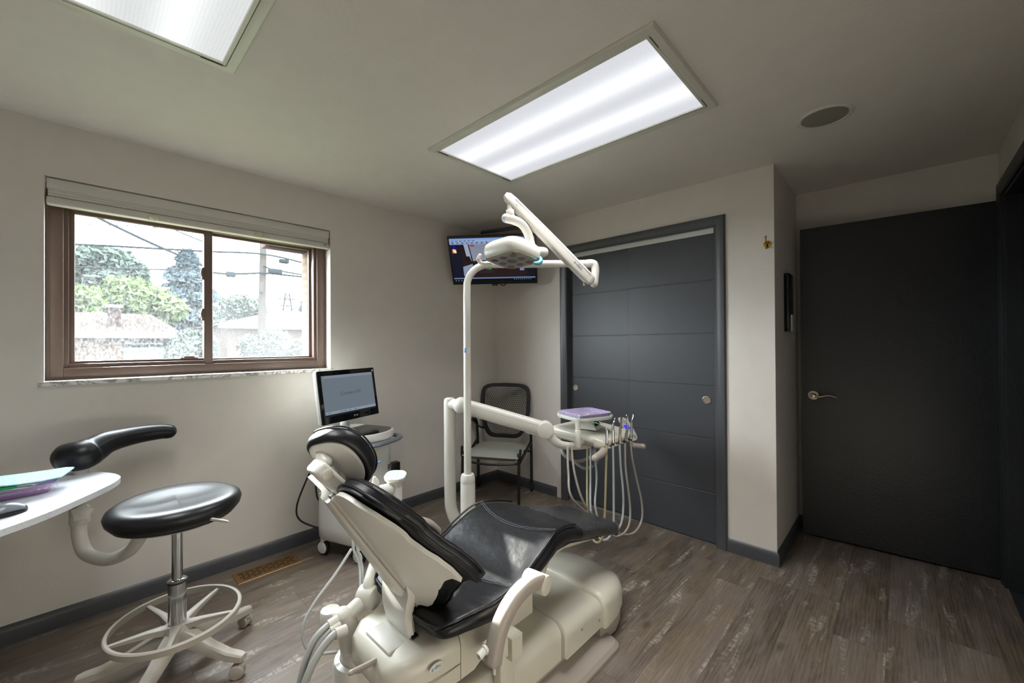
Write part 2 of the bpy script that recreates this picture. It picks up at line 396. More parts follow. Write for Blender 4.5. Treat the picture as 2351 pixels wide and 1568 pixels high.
    def prism(s, poly, n, bev=0, seg=2):
        # planar 3-D polygon pushed along vector n
        bm = bmesh.new(); a = [bm.verts.new(V(p)) for p in poly]; b = [bm.verts.new(V(p)+V(n)) for p in poly]; k = len(poly)
        bm.faces.new(a[::-1]); bm.faces.new(b)
        for i in range(k): bm.faces.new((a[i], a[(i+1) % k], b[(i+1) % k], b[i]))
        if bev: bmesh.ops.bevel(bm, geom=bm.edges[:], offset=bev, segments=seg, profile=.5, affect='EDGES')
        return s.bm(bm)
    def grid(s, fn, nu, nv, closed=False):
        vs = [fn(i/nu, j/nv) for i in range(nu+1) for j in range(nv+1)]; w_ = nv+1
        fs = [(i*w_+j, (i+1)*w_+j, (i+1)*w_+j+1, i*w_+j+1) for i in range(nu) for j in range(nv)]
        return s.add(vs, fs)
    def solid(s, fa, fb, nu, nv):
        # two grids (front, back) sewn along their rims
        w_ = nv+1; A = [fa(i/nu, j/nv) for i in range(nu+1) for j in range(nv+1)]; B = [fb(i/nu, j/nv) for i in range(nu+1) for j in range(nv+1)]
        o = len(A); fs = []
        for i in range(nu):
            for j in range(nv):
                q = (i*w_+j, (i+1)*w_+j, (i+1)*w_+j+1, i*w_+j+1); fs.append(q); fs.append(tuple(o+x for x in q[::-1]))
        rim = [i*w_ for i in range(nu+1)]+[nu*w_+j for j in range(1, nv+1)]+[i*w_+nv for i in range(nu-1, -1, -1)]+[j for j in range(nv-1, 0, -1)]
        for a, b in zip(rim, rim[1:]+rim[:1]): fs.append((b, a, o+a, o+b))
        return s.add(A+B, fs)
    def ball(s, c, r, sx=1, sy=1, sz=1, seg=24):
        return s.lathe(V(c)-V((0, 0, r*sz)), (0, 0, 1), [(max(r*math.sin(PI*i/12), 1e-4), r*sz*(1-math.cos(PI*i/12))) for i in range(13)], seg, (1, 0, 0), sx, sy)
    def build(s, name, m, parent=None, angle=35, **kw):
        me = bpy.data.meshes.new(name); o = bpy.data.objects.new(name, me); COL.objects.link(o)
        org = V((0, 0, 0))
        if parent is not None:
            p = parent; org = V((0, 0, 0))
            while p is not None: org += p.location; p = p.parent
            o.parent = parent
        elif kw.get('loc') is not None:
            org = V(kw['loc']); o.location = org
        me.from_pydata([p-org for p in s.v], [], s.f); me.update()
        bm = bmesh.new(); bm.from_mesh(me); bmesh.ops.recalc_face_normals(bm, faces=bm.faces[:]); bm.to_mesh(me); bm.free()
        me.materials.append(m)
        if angle:
            for p in me.polygons: p.use_smooth = True
            try: me.set_sharp_from_angle(angle=math.radians(angle))
            except Exception: pass
        return o
def tag(o, label, cat=None, group=None, kind=None):
    o['label'] = label
    if cat: o['category'] = cat
    if group: o['group'] = group
    if kind: o['kind'] = kind
    return o
def thing(name, label, cat, loc, group=None):
    o = bpy.data.objects.new(name, None); COL.objects.link(o); o.location = V(loc); o.empty_display_size = .05
    return tag(o, label, cat, group)
def struct(mb, name, m, label, cat, angle=0, loc=None):
    o = mb.build(name, m, None, angle, loc=loc); return tag(o, label, cat, kind='structure')
def one(mb, name, m, label, cat, loc, group=None, angle=35):
    o = mb.build(name, m, None, angle, loc=loc); return tag(o, label, cat, group)
def text(body, name, m, parent, org, ux, uy, size, center=True, depth=.0004):
    cu = bpy.data.curves.new(name, 'FONT'); cu.body = body; cu.size = 1; cu.extrude = 0
    if center: cu.align_x = 'CENTER'; cu.align_y = 'CENTER'
    t = bpy.data.objects.new(name, cu); COL.objects.link(t)
    bpy.context.view_layer.update()
    me = bpy.data.meshes.new_from_object(t.evaluated_get(bpy.context.evaluated_depsgraph_get()))
    ux = V(ux).normalized(); uy = V(uy).normalized(); vs = [V(org)+ux*(v.co.x*size)+uy*(v.co.y*size) for v in me.vertices]
    fs = [tuple(p.vertices) for p in me.polygons]
    bpy.data.objects.remove(t); bpy.data.curves.remove(cu); bpy.data.meshes.remove(me)
    return MB().add(vs, fs).build(name, m, parent, 0)
def rr(w_, h_, r, n=5):
    # rounded rectangle outline, centred
    out = []
    for (cx, cy, a0) in ((w_/2-r, h_/2-r, 0), (-w_/2+r, h_/2-r, 90), (-w_/2+r, -h_/2+r, 180), (w_/2-r, -h_/2+r, 270)):
        for k in range(n+1):
            a = math.radians(a0+90*k/n); out.append((cx+r*math.cos(a), cy+r*math.sin(a)))
    return out
def frame4(y0, y1, xa, xb, za, zb, t, mb, axis='y', bev=0):
    # rectangular picture frame in a wall plane; t thickness of members
    def q(x, y, z): return (x, y, z) if axis == 'y' else (y, x, z)
    mb.bx(q(xa, y0, za), q(xa+t, y1, zb), bev); mb.bx(q(xb-t, y0, za), q(xb, y1, zb), bev)
    mb.bx(q(xa+t, y0, za), q(xb-t, y1, za+t), bev); mb.bx(q(xa+t, y0, zb-t), q(xb-t, y1, zb), bev); return mb

# ================================================================== THE ROOM
H = 2.44; XL = -4.3; YR = -3.385; NX = .745; NY = -2.415; WT = .20
struct(MB().bx((XL, YR, -.05), (NX, 0, 0)), 'floor', M['floor'], 'weathered grey brown wood plank floor', 'floor')
struct(MB().bx((XL, YR, H), (NX, 0, H+.05)), 'ceiling', M['ceil'], 'flat painted ceiling with two light panels', 'ceiling')
OX0, OX1, OZ0, OZ1 = -3.023, -1.667, 1.183, 2.175
mb = MB()
mb.bx((XL-.1, 0, -.05), (OX0, WT, H+.05)); mb.bx((OX1, 0, -.05), (.1, WT, H+.05)); mb.bx((OX0, 0, -.05), (OX1, WT, OZ0)); mb.bx((OX0, 0, OZ1), (OX1, WT, H+.05))
struct(mb, 'wall_left', M['wall'], 'warm grey wall around the window', 'wall')
# closet wall (x = 0) with the closet opening
CY0, CY1, CZ = -.845, -2.078, 2.128
mb = MB()
mb.bx((0, 0, 0), (.1, CY0, H)); mb.bx((0, CY1, 0), (.1, NY, H)); mb.bx((0, CY0, CZ), (.1, CY1, H))
mb.bx((.1, NY+.1, 0), (NX+.1, NY, H))                                       # return wall beside the open door
mb.bx((.1, 0, 0), (NX+.1, .1, H)); mb.bx((NX, 0, 0), (NX+.1, NY+.1, H)); mb.bx((0.1, 0, H), (NX, NY+.1, H+.05)); mb.bx((0.1, 0, -.05), (NX, NY+.1, 0))
struct(mb, 'wall_back', M['wall'], 'warm grey wall holding the closet, with its return beside the open door', 'wall')
struct(MB().bx((NX, NY, 0), (NX+.1, YR-.1, H)), 'wall_nook', M['wall'], 'warm grey wall behind the open black door', 'wall')
DX0, DX1, DZ = -.36, .585, 2.165
mb = MB(); mb.bx((DX1, YR, 0), (NX, YR-.12, H)); mb.bx((XL-.1, YR, 0), (DX0, YR-.12, H)); mb.bx((DX0, YR, DZ), (DX1, YR-.12, H))
struct(mb, 'wall_right', M['wall'], 'wall with the doorway the black door opens from', 'wall')
struct(MB().bx((XL-.1, 0, 0), (XL, YR, H)), 'wall_rear', M['wall'], 'wall behind the work counter', 'wall')
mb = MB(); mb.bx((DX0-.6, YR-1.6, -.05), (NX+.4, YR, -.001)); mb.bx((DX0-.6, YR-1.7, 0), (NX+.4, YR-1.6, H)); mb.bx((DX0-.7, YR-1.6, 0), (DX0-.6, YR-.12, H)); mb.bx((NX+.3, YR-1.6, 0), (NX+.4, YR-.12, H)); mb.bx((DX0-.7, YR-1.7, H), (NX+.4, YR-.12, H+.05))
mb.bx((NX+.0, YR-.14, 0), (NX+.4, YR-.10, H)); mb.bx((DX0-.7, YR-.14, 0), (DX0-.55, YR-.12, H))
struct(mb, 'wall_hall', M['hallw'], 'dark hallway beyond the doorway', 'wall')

def baseboard(mb, a, b, n):
    # profile swept along the wall: a, b on the wall at floor level, n points into the room
    a = V(a); b = V(b); n = V(n); pr = [(0, 0), (.014, 0), (.014, .058), (.012, .068), (.006, .079), (0, .085)]
    mb.loft([[p+n*o+V((0, 0, z)) for o, z in pr] for p in (a, b)])
    return mb
struct(baseboard(MB(), (XL, 0, 0), (0, 0, 0), (0, -1, 0)), 'baseboard_left', M['base'], 'charcoal baseboard under the window', 'baseboard', 30)
mb = baseboard(MB(), (0, 0, 0), (0, -.752, 0), (-1, 0, 0))
struct(mb, 'baseboard_back', M['base'], 'charcoal baseboard in the corner behind the guest chair', 'baseboard', 30)
pr = [(0, 0), (.014, 0), (.014, .058), (.012, .068), (.006, .079), (0, .085)]
mb = MB(); mb.loft([[V((x+ox*o, y+oy*o, z)) for o, z in pr] for x, y, ox, oy in ((0, -2.142, -1, 0), (0, NY, -1, -1), (NX, NY, -1, -1), (NX, YR, -1, 0))])
struct(mb, 'baseboard_nook', M['base'], 'charcoal baseboard wrapping the outside corner beside the closet', 'baseboard', 30)
struct(baseboard(MB(), (XL, YR, 0), (DX0-.07, YR, 0), (0, 1, 0)), 'baseboard_right', M['base'], 'charcoal baseboard left of the doorway', 'baseboard', 30)

# closet casing: colonial profile, mitred, plus the jamb
def casing(mb, y0, y1, z1, wd, xw, nx, axis='x'):
    # U-shaped casing around an opening; wd width; proud of the wall at xw towards nx
    pr = [(0, 0), (0, .010), (.008, .015), (.020, .013), (.034, .018), (.052, .022), (.062, .021), (wd, .012), (wd, 0)]
    s0 = 1 if y1 > y0 else -1
    rings = []
    for (y, z, oy, oz) in ((y0, 0, -s0, 0), (y0, z1, -s0, 1), (y1, z1, s0, 1), (y1, 0, s0, 0)):
        rings.append([(xw+nx*d, y+oy*o, z+oz*o) if axis == 'x' else (y+oy*o, xw+nx*d, z+oz*o) for o, d in pr])
    return mb.loft(rings)
mb = casing(MB(), CY0-.03, CY1+.006, CZ-.005, .07, 0, -1)
mb.bx((-.001, CY0+.0, 0), (.1, CY0-.028, CZ)); mb.bx((-.001, CY1+.004, 0), (.1, CY1-.004, CZ)); mb.bx((-.001, CY0, CZ-.004), (.1, CY1, CZ+.0))
struct(mb, 'trim_1', M['base'], 'charcoal casing around the closet opening', 'trim', 40)
struct(MB().bx((.004, CY0-.028, CZ-.042), (.075, CY1+.004, CZ-.004)).bx((.02, CY0-.028, 0), (.06, CY1, .004)), 'trim_2', M['steel'], 'brushed metal track above the closet doors', 'trim')
mb = casing(MB(), DX0, DX1+.0, DZ, .07, YR, 1, 'y')
mb.bx((DX0-.0, YR, 0), (DX0+.018, YR-.12, DZ)); mb.bx((DX1-.018, YR, 0), (DX1, YR-.12, DZ)); mb.bx((DX0, YR, DZ-.018), (DX1, YR-.12, DZ))
struct(mb, 'trim_3', M['door'], 'near black casing of the doorway', 'trim', 40)

def grooved(x0, x1, ya, yb, z0, z1, gr, mb):
    zs = [z0]+gr+[z1]
    mb.bx((x0+.003, ya, z0), (x1, yb, z1))
    for i in range(len(zs)-1):
        mb.box(((x0+x0+.006)/2, (ya+yb)/2, (zs[i]+zs[i+1])/2), (.006, abs(yb-ya), zs[i+1]-zs[i]-.0050), .0018, seg=1)
    return mb
GR = [.348, .709, 1.064, 1.417, 1.773]
def pull(p, par):
    mb = MB(); mb.lathe(p, (-1, 0, 0), [(.027, 0), (.027, .003), (.0245, .004), (.022, .001), (.0005, .0004)], 28)
    return mb.build('round_pull', M['nickel'], par)
d = struct(grooved(.045, .07, CY0-.026, -1.475, .012, CZ-.035, GR, MB()), 'door_1', M['cdoor'], 'left sliding closet door, set behind the other', 'closet door'); pull((.044, -.927, .972), d)
d = struct(grooved(.008, .033, -1.447, CY1+.004, .012, CZ-.035, GR, MB()), 'door_2', M['cdoor'], 'right sliding closet door, in front of the other', 'closet door'); pull((.007, -2.013, .966), d)

# open door of the room
A = V((.603, -2.456, 0)); B = V((.664, -3.372, 0)); dd = (B-A).normalized(); nn = V((-dd.y, dd.x, 0)); nn = nn if nn.x > 0 else -nn
R = Matrix(((dd.x, nn.x, 0, 0), (dd.y, nn.y, 0, 0), (0, 0, 1, 0), (0, 0, 0, 1)))
d = struct(MB(Matrix.Translation((A+B)/2+nn*.0175+V((0, 0, 1.082))) @ R).box((0, 0, 0), ((B-A).length, .035, 2.134), .0015, seg=1), 'door_3', M['door'], 'near black room door standing open before the right wall', 'door')
hp = A+dd*.068+V((0, 0, .985))
mb = MB(); mb.lathe(hp, -nn, [(.034, 0), (.034, .004), (.030, .009), (.017, .010), (.016, .018), (.012, .022), (.011, .048), (.013, .052), (.012, .060), (.002, .062)], 28)
hl = mb.build('rosette', M['nickel'], d)
q = hp-nn*.052
MB().tube([q, q+dd*.03+V((0, 0, -.006)), q+dd*.06+V((0, 0, 0)), q+dd*.09+V((0, 0, .006)), q+dd*.125+V((0, 0, -.003))], [.011, .009, .007, .006, .005], 12, flat=.6).build('lever', M['nickel'], hl)
MB().bx(A+V((-.002, -.002, .955))+nn*.006, A+V((.012, .004, 1.015))+nn*.006).build('latch_plate', M['nickel'], d)

# ------------------------------------------------------------------ window
FY0, FY1 = .085, .165
wroot = MB()
frame4(FY0, FY1, OX0+.001, OX1-.001, OZ0+.002, 2.168, .018, wroot)
# stepped outer frame
frame4(FY0-.004, FY1, OX0+.016, OX1-.016, OZ0+.016, 2.13, .045, wroot, bev=.003)
frame4(FY0+.012, FY1, OX0+.050, OX1-.05, OZ0+.052, 2.082, .03, wroot, bev=.002)
win = struct(wroot, 'window_1', M['wframe'], 'brown sliding window with two dusty panes', 'window', 35)
XM = Yp(478, 700, .10).x
xa, xb, za, zb = OX0+.078, OX1-.078, OZ0+.078, 2.058
# left sash (in front) and right pane with screen
mb = MB(); frame4(.108, .135, xa, XM+.022, za-.004, zb, .022, mb, bev=.002)
ls = mb.build('sash', M['wframe'], win)
mb = MB(); frame4(.138, .160, XM-.010, xb, za-.006, zb, .020, mb, bev=.002); mb.bx((XM-.022, .095, za-.02), (XM+.022, .14, zb+.01), .003)
rs = mb.build('sash', M['wframe'], win)
MB().bx((xa+.015, .121, za+.012), (XM+.01, .1222, zb-.015)).build('pane', M['glass1'], ls, 0)
MB().bx((XM+.01, .147, za+.008), (xb-.015, .1482, zb-.015)).build('pane', M['glass2'], rs, 0)
mb = MB(); frame4(.120, .1235, xa+.018, XM+.004, za+.014, zb-.018, .0045, mb); mb.build('gasket', M['gasket'], ls)
for pz in (Yp(470, 628, .09).z, Yp(470, 722, .09).z):
    mb = MB(); mb.box((XM-.024, .098, pz), (.018, .016, .075), .004); mb.tube([(XM-.03, .092, pz+.03), (XM-.036, .082, pz+.005), (XM-.03, .09, pz-.02)], .0045, 8); mb.build('latch', M['wframe'], ls)
p = Yp(435, 823, .10)
mb = MB(); mb.box((p.x, .104, p.z+.003), (.085, .012, .010), .003); mb.box((p.x, .102, p.z+.011), (.05, .012, .008), .002); mb.build('latch', M['wframe'], ls)
MB().box(((OX0+OX1)/2-.004, .055, OZ0-.008), (OX1-OX0+.03, .15, .022), .004).build('window_sill', M['marble'], win)
# brick reveal and lintel outside
mb = MB(); mb.bx((OX1-.085, WT+.001, .6), (OX1+.25, WT+.11, 2.6)); mb.build('exterior_brick', M['jambbrick'], win)
mb = MB(); mb.bx((OX1-.36, WT+.001, 2.035), (OX1+.05, WT+.10, 2.10), .01); mb.build('soffit_corner', M['soffit'], win)
# folded shade: headrail, gathered fabric, bottom rail
sh = thing('window_shade', 'off white fabric shade drawn fully up at the window top', 'window shade', ((OX0+OX1)/2, .0, 2.07))
sx0, sx1 = OX0+.006, OX1-.006
MB().box(((sx0+sx1)/2, .030, 2.143), (sx1-sx0, .055, .052), .006).build('headrail', M['blind'], sh)
mb = MB(); pr = []
for i in range(7):
    z = 2.117-i*.0058; pr += [(.004+(.004 if i % 2 else 0), z)]
ring = [(y+.0, z) for y, z in pr]+[(.052, z) for _, z in pr[::-1]]
mb.loft([[(x, y, z) for y, z in ring] for x in (sx0+.006, sx1-.006)]); mb.build('gathered_fabric', M['blind'], sh, 60)
MB().box(((sx0+sx1)/2, .026, 2.062), (sx1-sx0, .05, .038), .008).build('bottom_rail', M['blind'], sh)
for px, py in ((352, 490), (592, 533)):
    x = Yp(px, py, 0).x; mb = MB(); mb.prism([(x-.022, -.001, 2.042), (x+.022, -.001, 2.042), (x+.022, -.001, 2.062), (x+.012, -.001, 2.073), (x-.012, -.001, 2.073), (x-.022, -.001, 2.062)], (0, -.003, 0), .0008, 1); mb.build('pull_tab', M['clearplastic'], sh)
MB().box((sx1-.03, .0005, 2.066), (.016, .002, .006), .001).build('maker_mark', M['black'], sh)

# ------------------------------------------------------------------ ceiling lights, speaker
def ceiling_light(x0, x1, y0, y1, label, lm, watt=8.5, cone=104):
    cx, cy = (x0+x1)/2, (y0+y1)/2
    r = thing('ceiling_light', label, 'ceiling light', (cx, cy, H), 'flat fluorescent ceiling panels')
    mb = MB(); t = .036
    pr = [(0, 0), (0, -.004), (.006, -.014), (.020, -.016), (t, -.013), (t, 0)]
    rings = []
    for (x, y, ox, oy) in ((x0, y0, 1, 1), (x1, y0, -1, 1), (x1, y1, -1, -1), (x0, y1, 1, -1)):
        rings.append([(x+ox*o, y+oy*o, H+z-.0) for o, z in pr])
    mb.loft(rings, loop=True); mb.build('fixture_frame', M['fixture'], r, 25)
    mb = MB(); rings = []
    for (x, y, ox, oy) in ((x0+t+.002, y0+t+.002, 1, 1), (x1-t-.002, y0+t+.002, -1, 1), (x1-t-.002, y1-t-.002, -1, -1), (x0+t+.002, y1-t-.002, 1, -1)):
        rings.append([(x+ox*o, y+oy*o, H+z) for o, z in [(0, 0), (0, -.011), (.012, -.012), (.014, -.006), (.014, 0)]])
    mb.loft(rings, loop=True); mb.build('door_frame', M['fixture'], r, 25)
    MB().bx((x0+t+.010, y0+t+.010, H-.007), (x1-t-.010, y1-t-.010, H-.003)).build('lens', lm, r, 0)
    for yy in (y0, y1):
        s = 1 if yy == y0 else -1
        for xx in (x0+t+.01, x1-t-.08): MB().bx((xx, yy+s*(t-.002), H-.0145), (xx+.07, yy+s*(t+.001), H-.012)).build('hinge_slot', M['gasket'], r, 0)
    # the tubes' light leaves the prismatic lens as a downward cone
    al = bpy.data.lights.new('tube_light', 'AREA'); al.shape = 'RECTANGLE'; al.size = x1-x0-2*t-.03; al.size_y = y1-y0-2*t-.03; al.energy = watt; al.color = (1, 1, 1); al.spread = math.radians(cone)
    ao = bpy.data.objects.new('tube_light', al); COL.objects.link(ao); ao.parent = r; ao.location = (0, 0, -.0085)
    return r
ceiling_light(-1.578, -.905, -2.375, -1.070, 'fluorescent ceiling panel over the foot of the dental chair', M['lens1'], 12, 114)
ceiling_light(-3.120, -2.482, -2.360, -1.055, 'fluorescent ceiling panel nearest the window, cut by the photo edge', M['lens2'])
s = Zp(1893, 268, H); r = thing('ceiling_speaker', 'round flush ceiling speaker between light panel and black door', 'speaker', (s.x, s.y, H))
MB().lathe((s.x, s.y, H), (0, 0, -1), [(.112, 0), (.112, .003), (.106, .006), (.094, .005), (.092, .001)], 48).build('trim_ring', M['white'], r)
MB().lathe((s.x, s.y, H-.001), (0, 0, -1), [(.091, 0), (.091, .003), (.085, .004), (.001, .005)], 48).build('grille', M['speaker'], r)

# brass coat hook
hk = Xp(1762, 563, 0)
r = thing('coat_hook', 'small brass coat hook on the wall between closet and corner', 'hook', (0, hk.y, hk.z))
mb = MB(); mb.prism([(-.0005, hk.y+.022*math.cos(a)*(1 if math.sin(a) > 0 else .6+.4*math.cos(a)**2), hk.z+.010+(.016 if math.sin(a) > 0 else .030)*math.sin(a)) for a in [2*PI*k/20 for k in range(20)]], (-.004, 0, 0), .0012, 1)
hb = mb.build('backplate', M['brass'], r)
MB().tube([(-.004, hk.y, hk.z-.005), (-.022, hk.y, hk.z-.018), (-.034, hk.y, hk.z-.026), (-.040, hk.y, hk.z-.014)], [.007, .005, .004, .005], 10).build('lower_prong', M['brass'], r)
MB().tube([(-.004, hk.y, hk.z+.006), (-.030, hk.y, hk.z+.012), (-.044, hk.y, hk.z+.03), (-.046, hk.y, hk.z+.045)], [.006, .0045, .004, .006], 10).build('upper_prong', M['brass'], r)
for s_ in (-1, 1): MB().ball((-.005, hk.y+s_*.013, hk.z+.012), .003, 1, 1, 1, 10).build('screw', M['gasket'], r)

# wall-hung chart holder on the return wall
r = thing('wall_remote_holder', 'slim black box with a grey lower panel on the return wall', 'wall box', (.34, NY, 1.64))
MB().bx((.262, NY-.001, 1.425), (.415, NY-.030, 1.805), .004).build('case', M['blackgl'], r)
hb = MB().bx((.300, NY-.030, 1.425), (.418, NY-.040, 1.535), .003).build('grey_panel', M['grey'], r)
for k in range(3): MB().bx((.335, NY-.040, 1.455+k*.018), (.385, NY-.0415, 1.460+k*.018)).build('mark', M['midgrey'], hb, 0)

# floor register
r = thing('floor_register', 'bronze floor register by the baseboard under the window', 'floor vent', (-2.117, -.17, 0))
vx0, vx1, vy0, vy1 = -2.29, -1.946, -.243, -.098
mb = MB(); rings = []
for (x, y, ox, oy) in ((vx0, vy0, 1, 1), (vx1, vy0, -1, 1), (vx1, vy1, -1, -1), (vx0, vy1, 1, -1)):
    rings.append([(x+ox*o, y+oy*o, z) for o, z in [(0, 0.0005), (.004, .004), (.022, .006), (.022, .002)]])
mb.loft(rings, loop=True); mb.build('frame', M['bronze'], r, 25)
MB().bx((vx0+.02, vy0+.02, .0006), (vx1-.02, vy1-.02, .0015)).build('dark_duct', M['dark'], r, 0)
mb = MB(); nx_, ny_ = 23, 8; cw = (vx1-vx0-.044)/nx_; ch = (vy1-vy0-.044)/ny_
for i in range(nx_+1): mb.bx((vx0+.022+i*cw-.0022, vy0+.02, .002), (vx0+.022+i*cw+.0022, vy1-.02, .0048))
for j in range(ny_+1): mb.bx((vx0+.02, vy0+.022+j*ch-.002, .002), (vx1-.02, vy0+.022+j*ch+.002, .0048))
for i in range(nx_):
    for j in range(ny_):
        if (i//2+j//2) % 2 == 0 and i % 2 == 0: mb.bx((vx0+.022+i*cw, vy0+.022+j*ch, .002), (vx0+.022+(i+1)*cw, vy0+.022+(j+1)*ch, .0047))
mb.build('grille', M['bronze'], r, 0)

# ------------------------------------------------------------------ corner television
TL, TR, BL, BR = Dp(1027.8, 544.1, 3.46), Dp(1234.1, 539.5, 3.39), Dp(1038.4, 654.4, 3.69), Dp(1231, 649, 3.61)
ux = ((TR-TL)+(BR-BL)).normalized(); uy = ((TL-BL)+(TR-BR)); uy = (uy-ux*uy.dot(ux)).normalized(); un = ux.cross(uy)  # towards the room
tc_ = (TL+TR+BL+BR)/4; tw, th = (TR-TL).length*.5+(BR-BL).length*.5, (TL-BL).length
TM = Matrix(((ux.x, uy.x, un.x, tc_.x), (ux.y, uy.y, un.y, tc_.y), (ux.z, uy.z, un.z, tc_.z), (0, 0, 0, 1)))
tv = thing('television', 'small flat television tilted down in the room corner', 'television', tc_)
mb = MB(TM); mb.box((0, 0, -.018), (tw, th, .034), .005); mb.box((0, -.02, -.045), (tw*.7, th*.6, .03), .012); mb.build('case', M['black'], tv)
SW, SH = tw-.034, th-.046; sy0 = .006
mb = MB(TM)
def R2(name, x0, y0, x1, y1, col, s=1.0, z=0.0, par=None, m=None):
    # rectangle on the screen in screen fractions (0..1 from the top left)
    f = lambda x, y: (-SW/2+x*SW, sy0+SH/2-y*SH, .0004+z)
    return MB(TM).add([f(x0, y1), f(x1, y1), f(x1, y0), f(x0, y0)], [(0, 1, 2, 3)]).build(name, m or emis(name, col, s*.62), par, 0)
scr = R2('screen', 0, 0, 1, 1, '10121c', .8, 0, tv)
def poly(name, pts, col, s=1., z=.0008):
    f = lambda x, y: (-SW/2+x*SW, sy0+SH/2-y*SH, z)
    return MB(TM).add([f(*p) for p in pts], [tuple(range(len(pts)))]).build(name, emis(name, col, s*.62), scr, 0)
R2('title_bar', 0, 0, 1, .035, '7fa0d6', .9, .0004, scr)
R2('menu_bar', 0, .035, 1, .075, '9db4dc', .85, .0004, scr)
R2('tool_bar', 0, .075, 1, .135, '92a9d2', .85, .0004, scr)
R2('side_bar', 0, .135, .13, .91, '14152a', .8, .0004, scr)
R2('status_bar', 0, .90, 1, .93, '6c86b4', .8, .0008, scr)
R2('task_bar', 0, .93, 1, 1, '05060a', .8, .0004, scr)
for k, c in enumerate(['1a1a1a', 'b02020', '303030', 'c04040', '2030c0', '303030', '404040', '303030', '303030', '203040']):
    R2('tool_icon', .03+k*.058, .083, .045+k*.058, .105, c, .8, .0009, scr); R2('tool_caption', .02+k*.058, .112, .055+k*.058, .122, '5b6c90', .7, .0009, scr)
for k in range(6): R2('menu_word', .02+k*.05, .048, .05+k*.05, .062, '42506e', .7, .0009, scr)
poly('round_app_icon', [(.045+.020*math.cos(a), .19+.035*math.sin(a)) for a in [2*PI*k/20 for k in range(20)]], '1212d8', .9)
R2('feed_icon', .022, .235, .072, .325, 'd8752e', .9, .0008, scr)
f = lambda x, y: TM @ V((-SW/2+x*SW, sy0+SH/2-y*SH, .0013))
for rad_ in (.018, .030, .042):
    pts = [f(.034+rad_*math.sin(a)*.8, .312-rad_*1.75*math.cos(a)) for a in [PI/2*k/5 for k in range(6)]]
    MB().tube(pts, .0022, 6, 1).build('feed_arc', emis('feed arc', 'f0e8e0', .9), scr)
# picture shown on the screen: a room with a dark doorway, pale walls, equipment and a dark desk
R2('picture', .13, .135, .90, .90, '2a1c1c', .7, .0006, scr)
poly('picture_wall', [(.14, .135), (.90, .135), (.90, .44), (.20, .52)], 'b3bcd4', .8, .0010)
poly('picture_door', [(.13, .135), (.16, .135), (.245, .53), (.175, .53)], '241416', .7, .0013)
poly('picture_doorway', [(.165, .135), (.215, .135), (.245, .40), (.185, .40)], 'a9b4cc', .8, .0016)
poly('picture_post', [(.215, .135), (.227, .135), (.262, .53), (.248, .53)], '1c1214', .7, .0016)
R2('red_notice', .245, .145, .29, .18, 'c0304a', .8, .0018, scr)
poly('picture_printer', [(.13, .64), (.25, .575), (.255, .66), (.16, .86), (.13, .86)], '93a0bc', .8, .0014)
poly('picture_chair', [(.28, .50), (.33, .38), (.37, .50)], '8f97a8', .7, .0014)
poly('picture_keyboard', [(.33, .74), (.50, .72), (.50, .79), (.32, .80)], '382c30', .6, .0014)
poly('picture_monitor', [(.55, .60), (.72, .58), (.72, .70), (.56, .71)], '0c0a10', .6, .0014)
poly('picture_paper', [(.80, .52), (.86, .52), (.87, .75), (.82, .75)], '7f8fb6', .8, .0014)
R2('magenta_mark', .41, .695, .425, .715, 'c020c0', .8, .0018, scr); R2('green_mark', .43, .69, .475, .712, '20b030', .8, .0018, scr)
for k in range(3): R2('task_icon', .015+k*.035, .955, .028+k*.035, .985, '8a93a8', .6, .0009, scr)
for k in range(9): R2('tray_icon', .74+k*.025, .945, .75+k*.025, .962, '7fa2c0', .6, .0009, scr)
mb = MB(TM); mb.box((0, -th/2-.004, .0), (.052, .016, .012), .003); mb.build('logo_tab', M['black'], tv)
text('LG', 'logo_lettering', M['grey'], tv, TM @ V((0, -th/2-.004, .0068)), ux, uy, .011)
MB().tube([TM @ V(p) for p in ((.03, -th/2+.01, -.03), (.05, -th/2-.012, -.02), (.08, -th/2-.02, -.02), (.12, -th/2+.02, -.04))], .004, 8).build('power_lead', M['rubber'], tv)
bk = tc_-un*.06
mb = MB(); mb.box(V((0, 0, 0)), (.001, .001, .001)); mb = MB()
mb.tube([bk, V((-.18, -.16, 2.16)), V((-.05, -.05, 2.18))], .02, 12, 1); mb.build('wall_arm', M['blackmt'], tv)
mb = MB(); mb.box((-.012, -.06, 2.18), (.02, .10, .2), .003); mb.box((-.06, -.012, 2.18), (.10, .02, .2), .003); mb.build('wall_plate', M['blackmt'], tv)
mb = MB(TM); mb.box((.08, th/2+.018, -.10), (.36, .02, .05), .006, Matrix.Rotation(.10, 4, 'Z')); mb.build('sensor_bar', M['black'], tv)

# ================================================================== GUEST CHAIR in the corner
def local(o, ang):  # local frame: x to the sitter's left, -y is the way the seat faces
    return Matrix.Translation(V(o)) @ Matrix.Rotation(ang, 4, 'Z')
gang = math.atan2(-.455, .25)     # direction from the back-left to the back-right caster
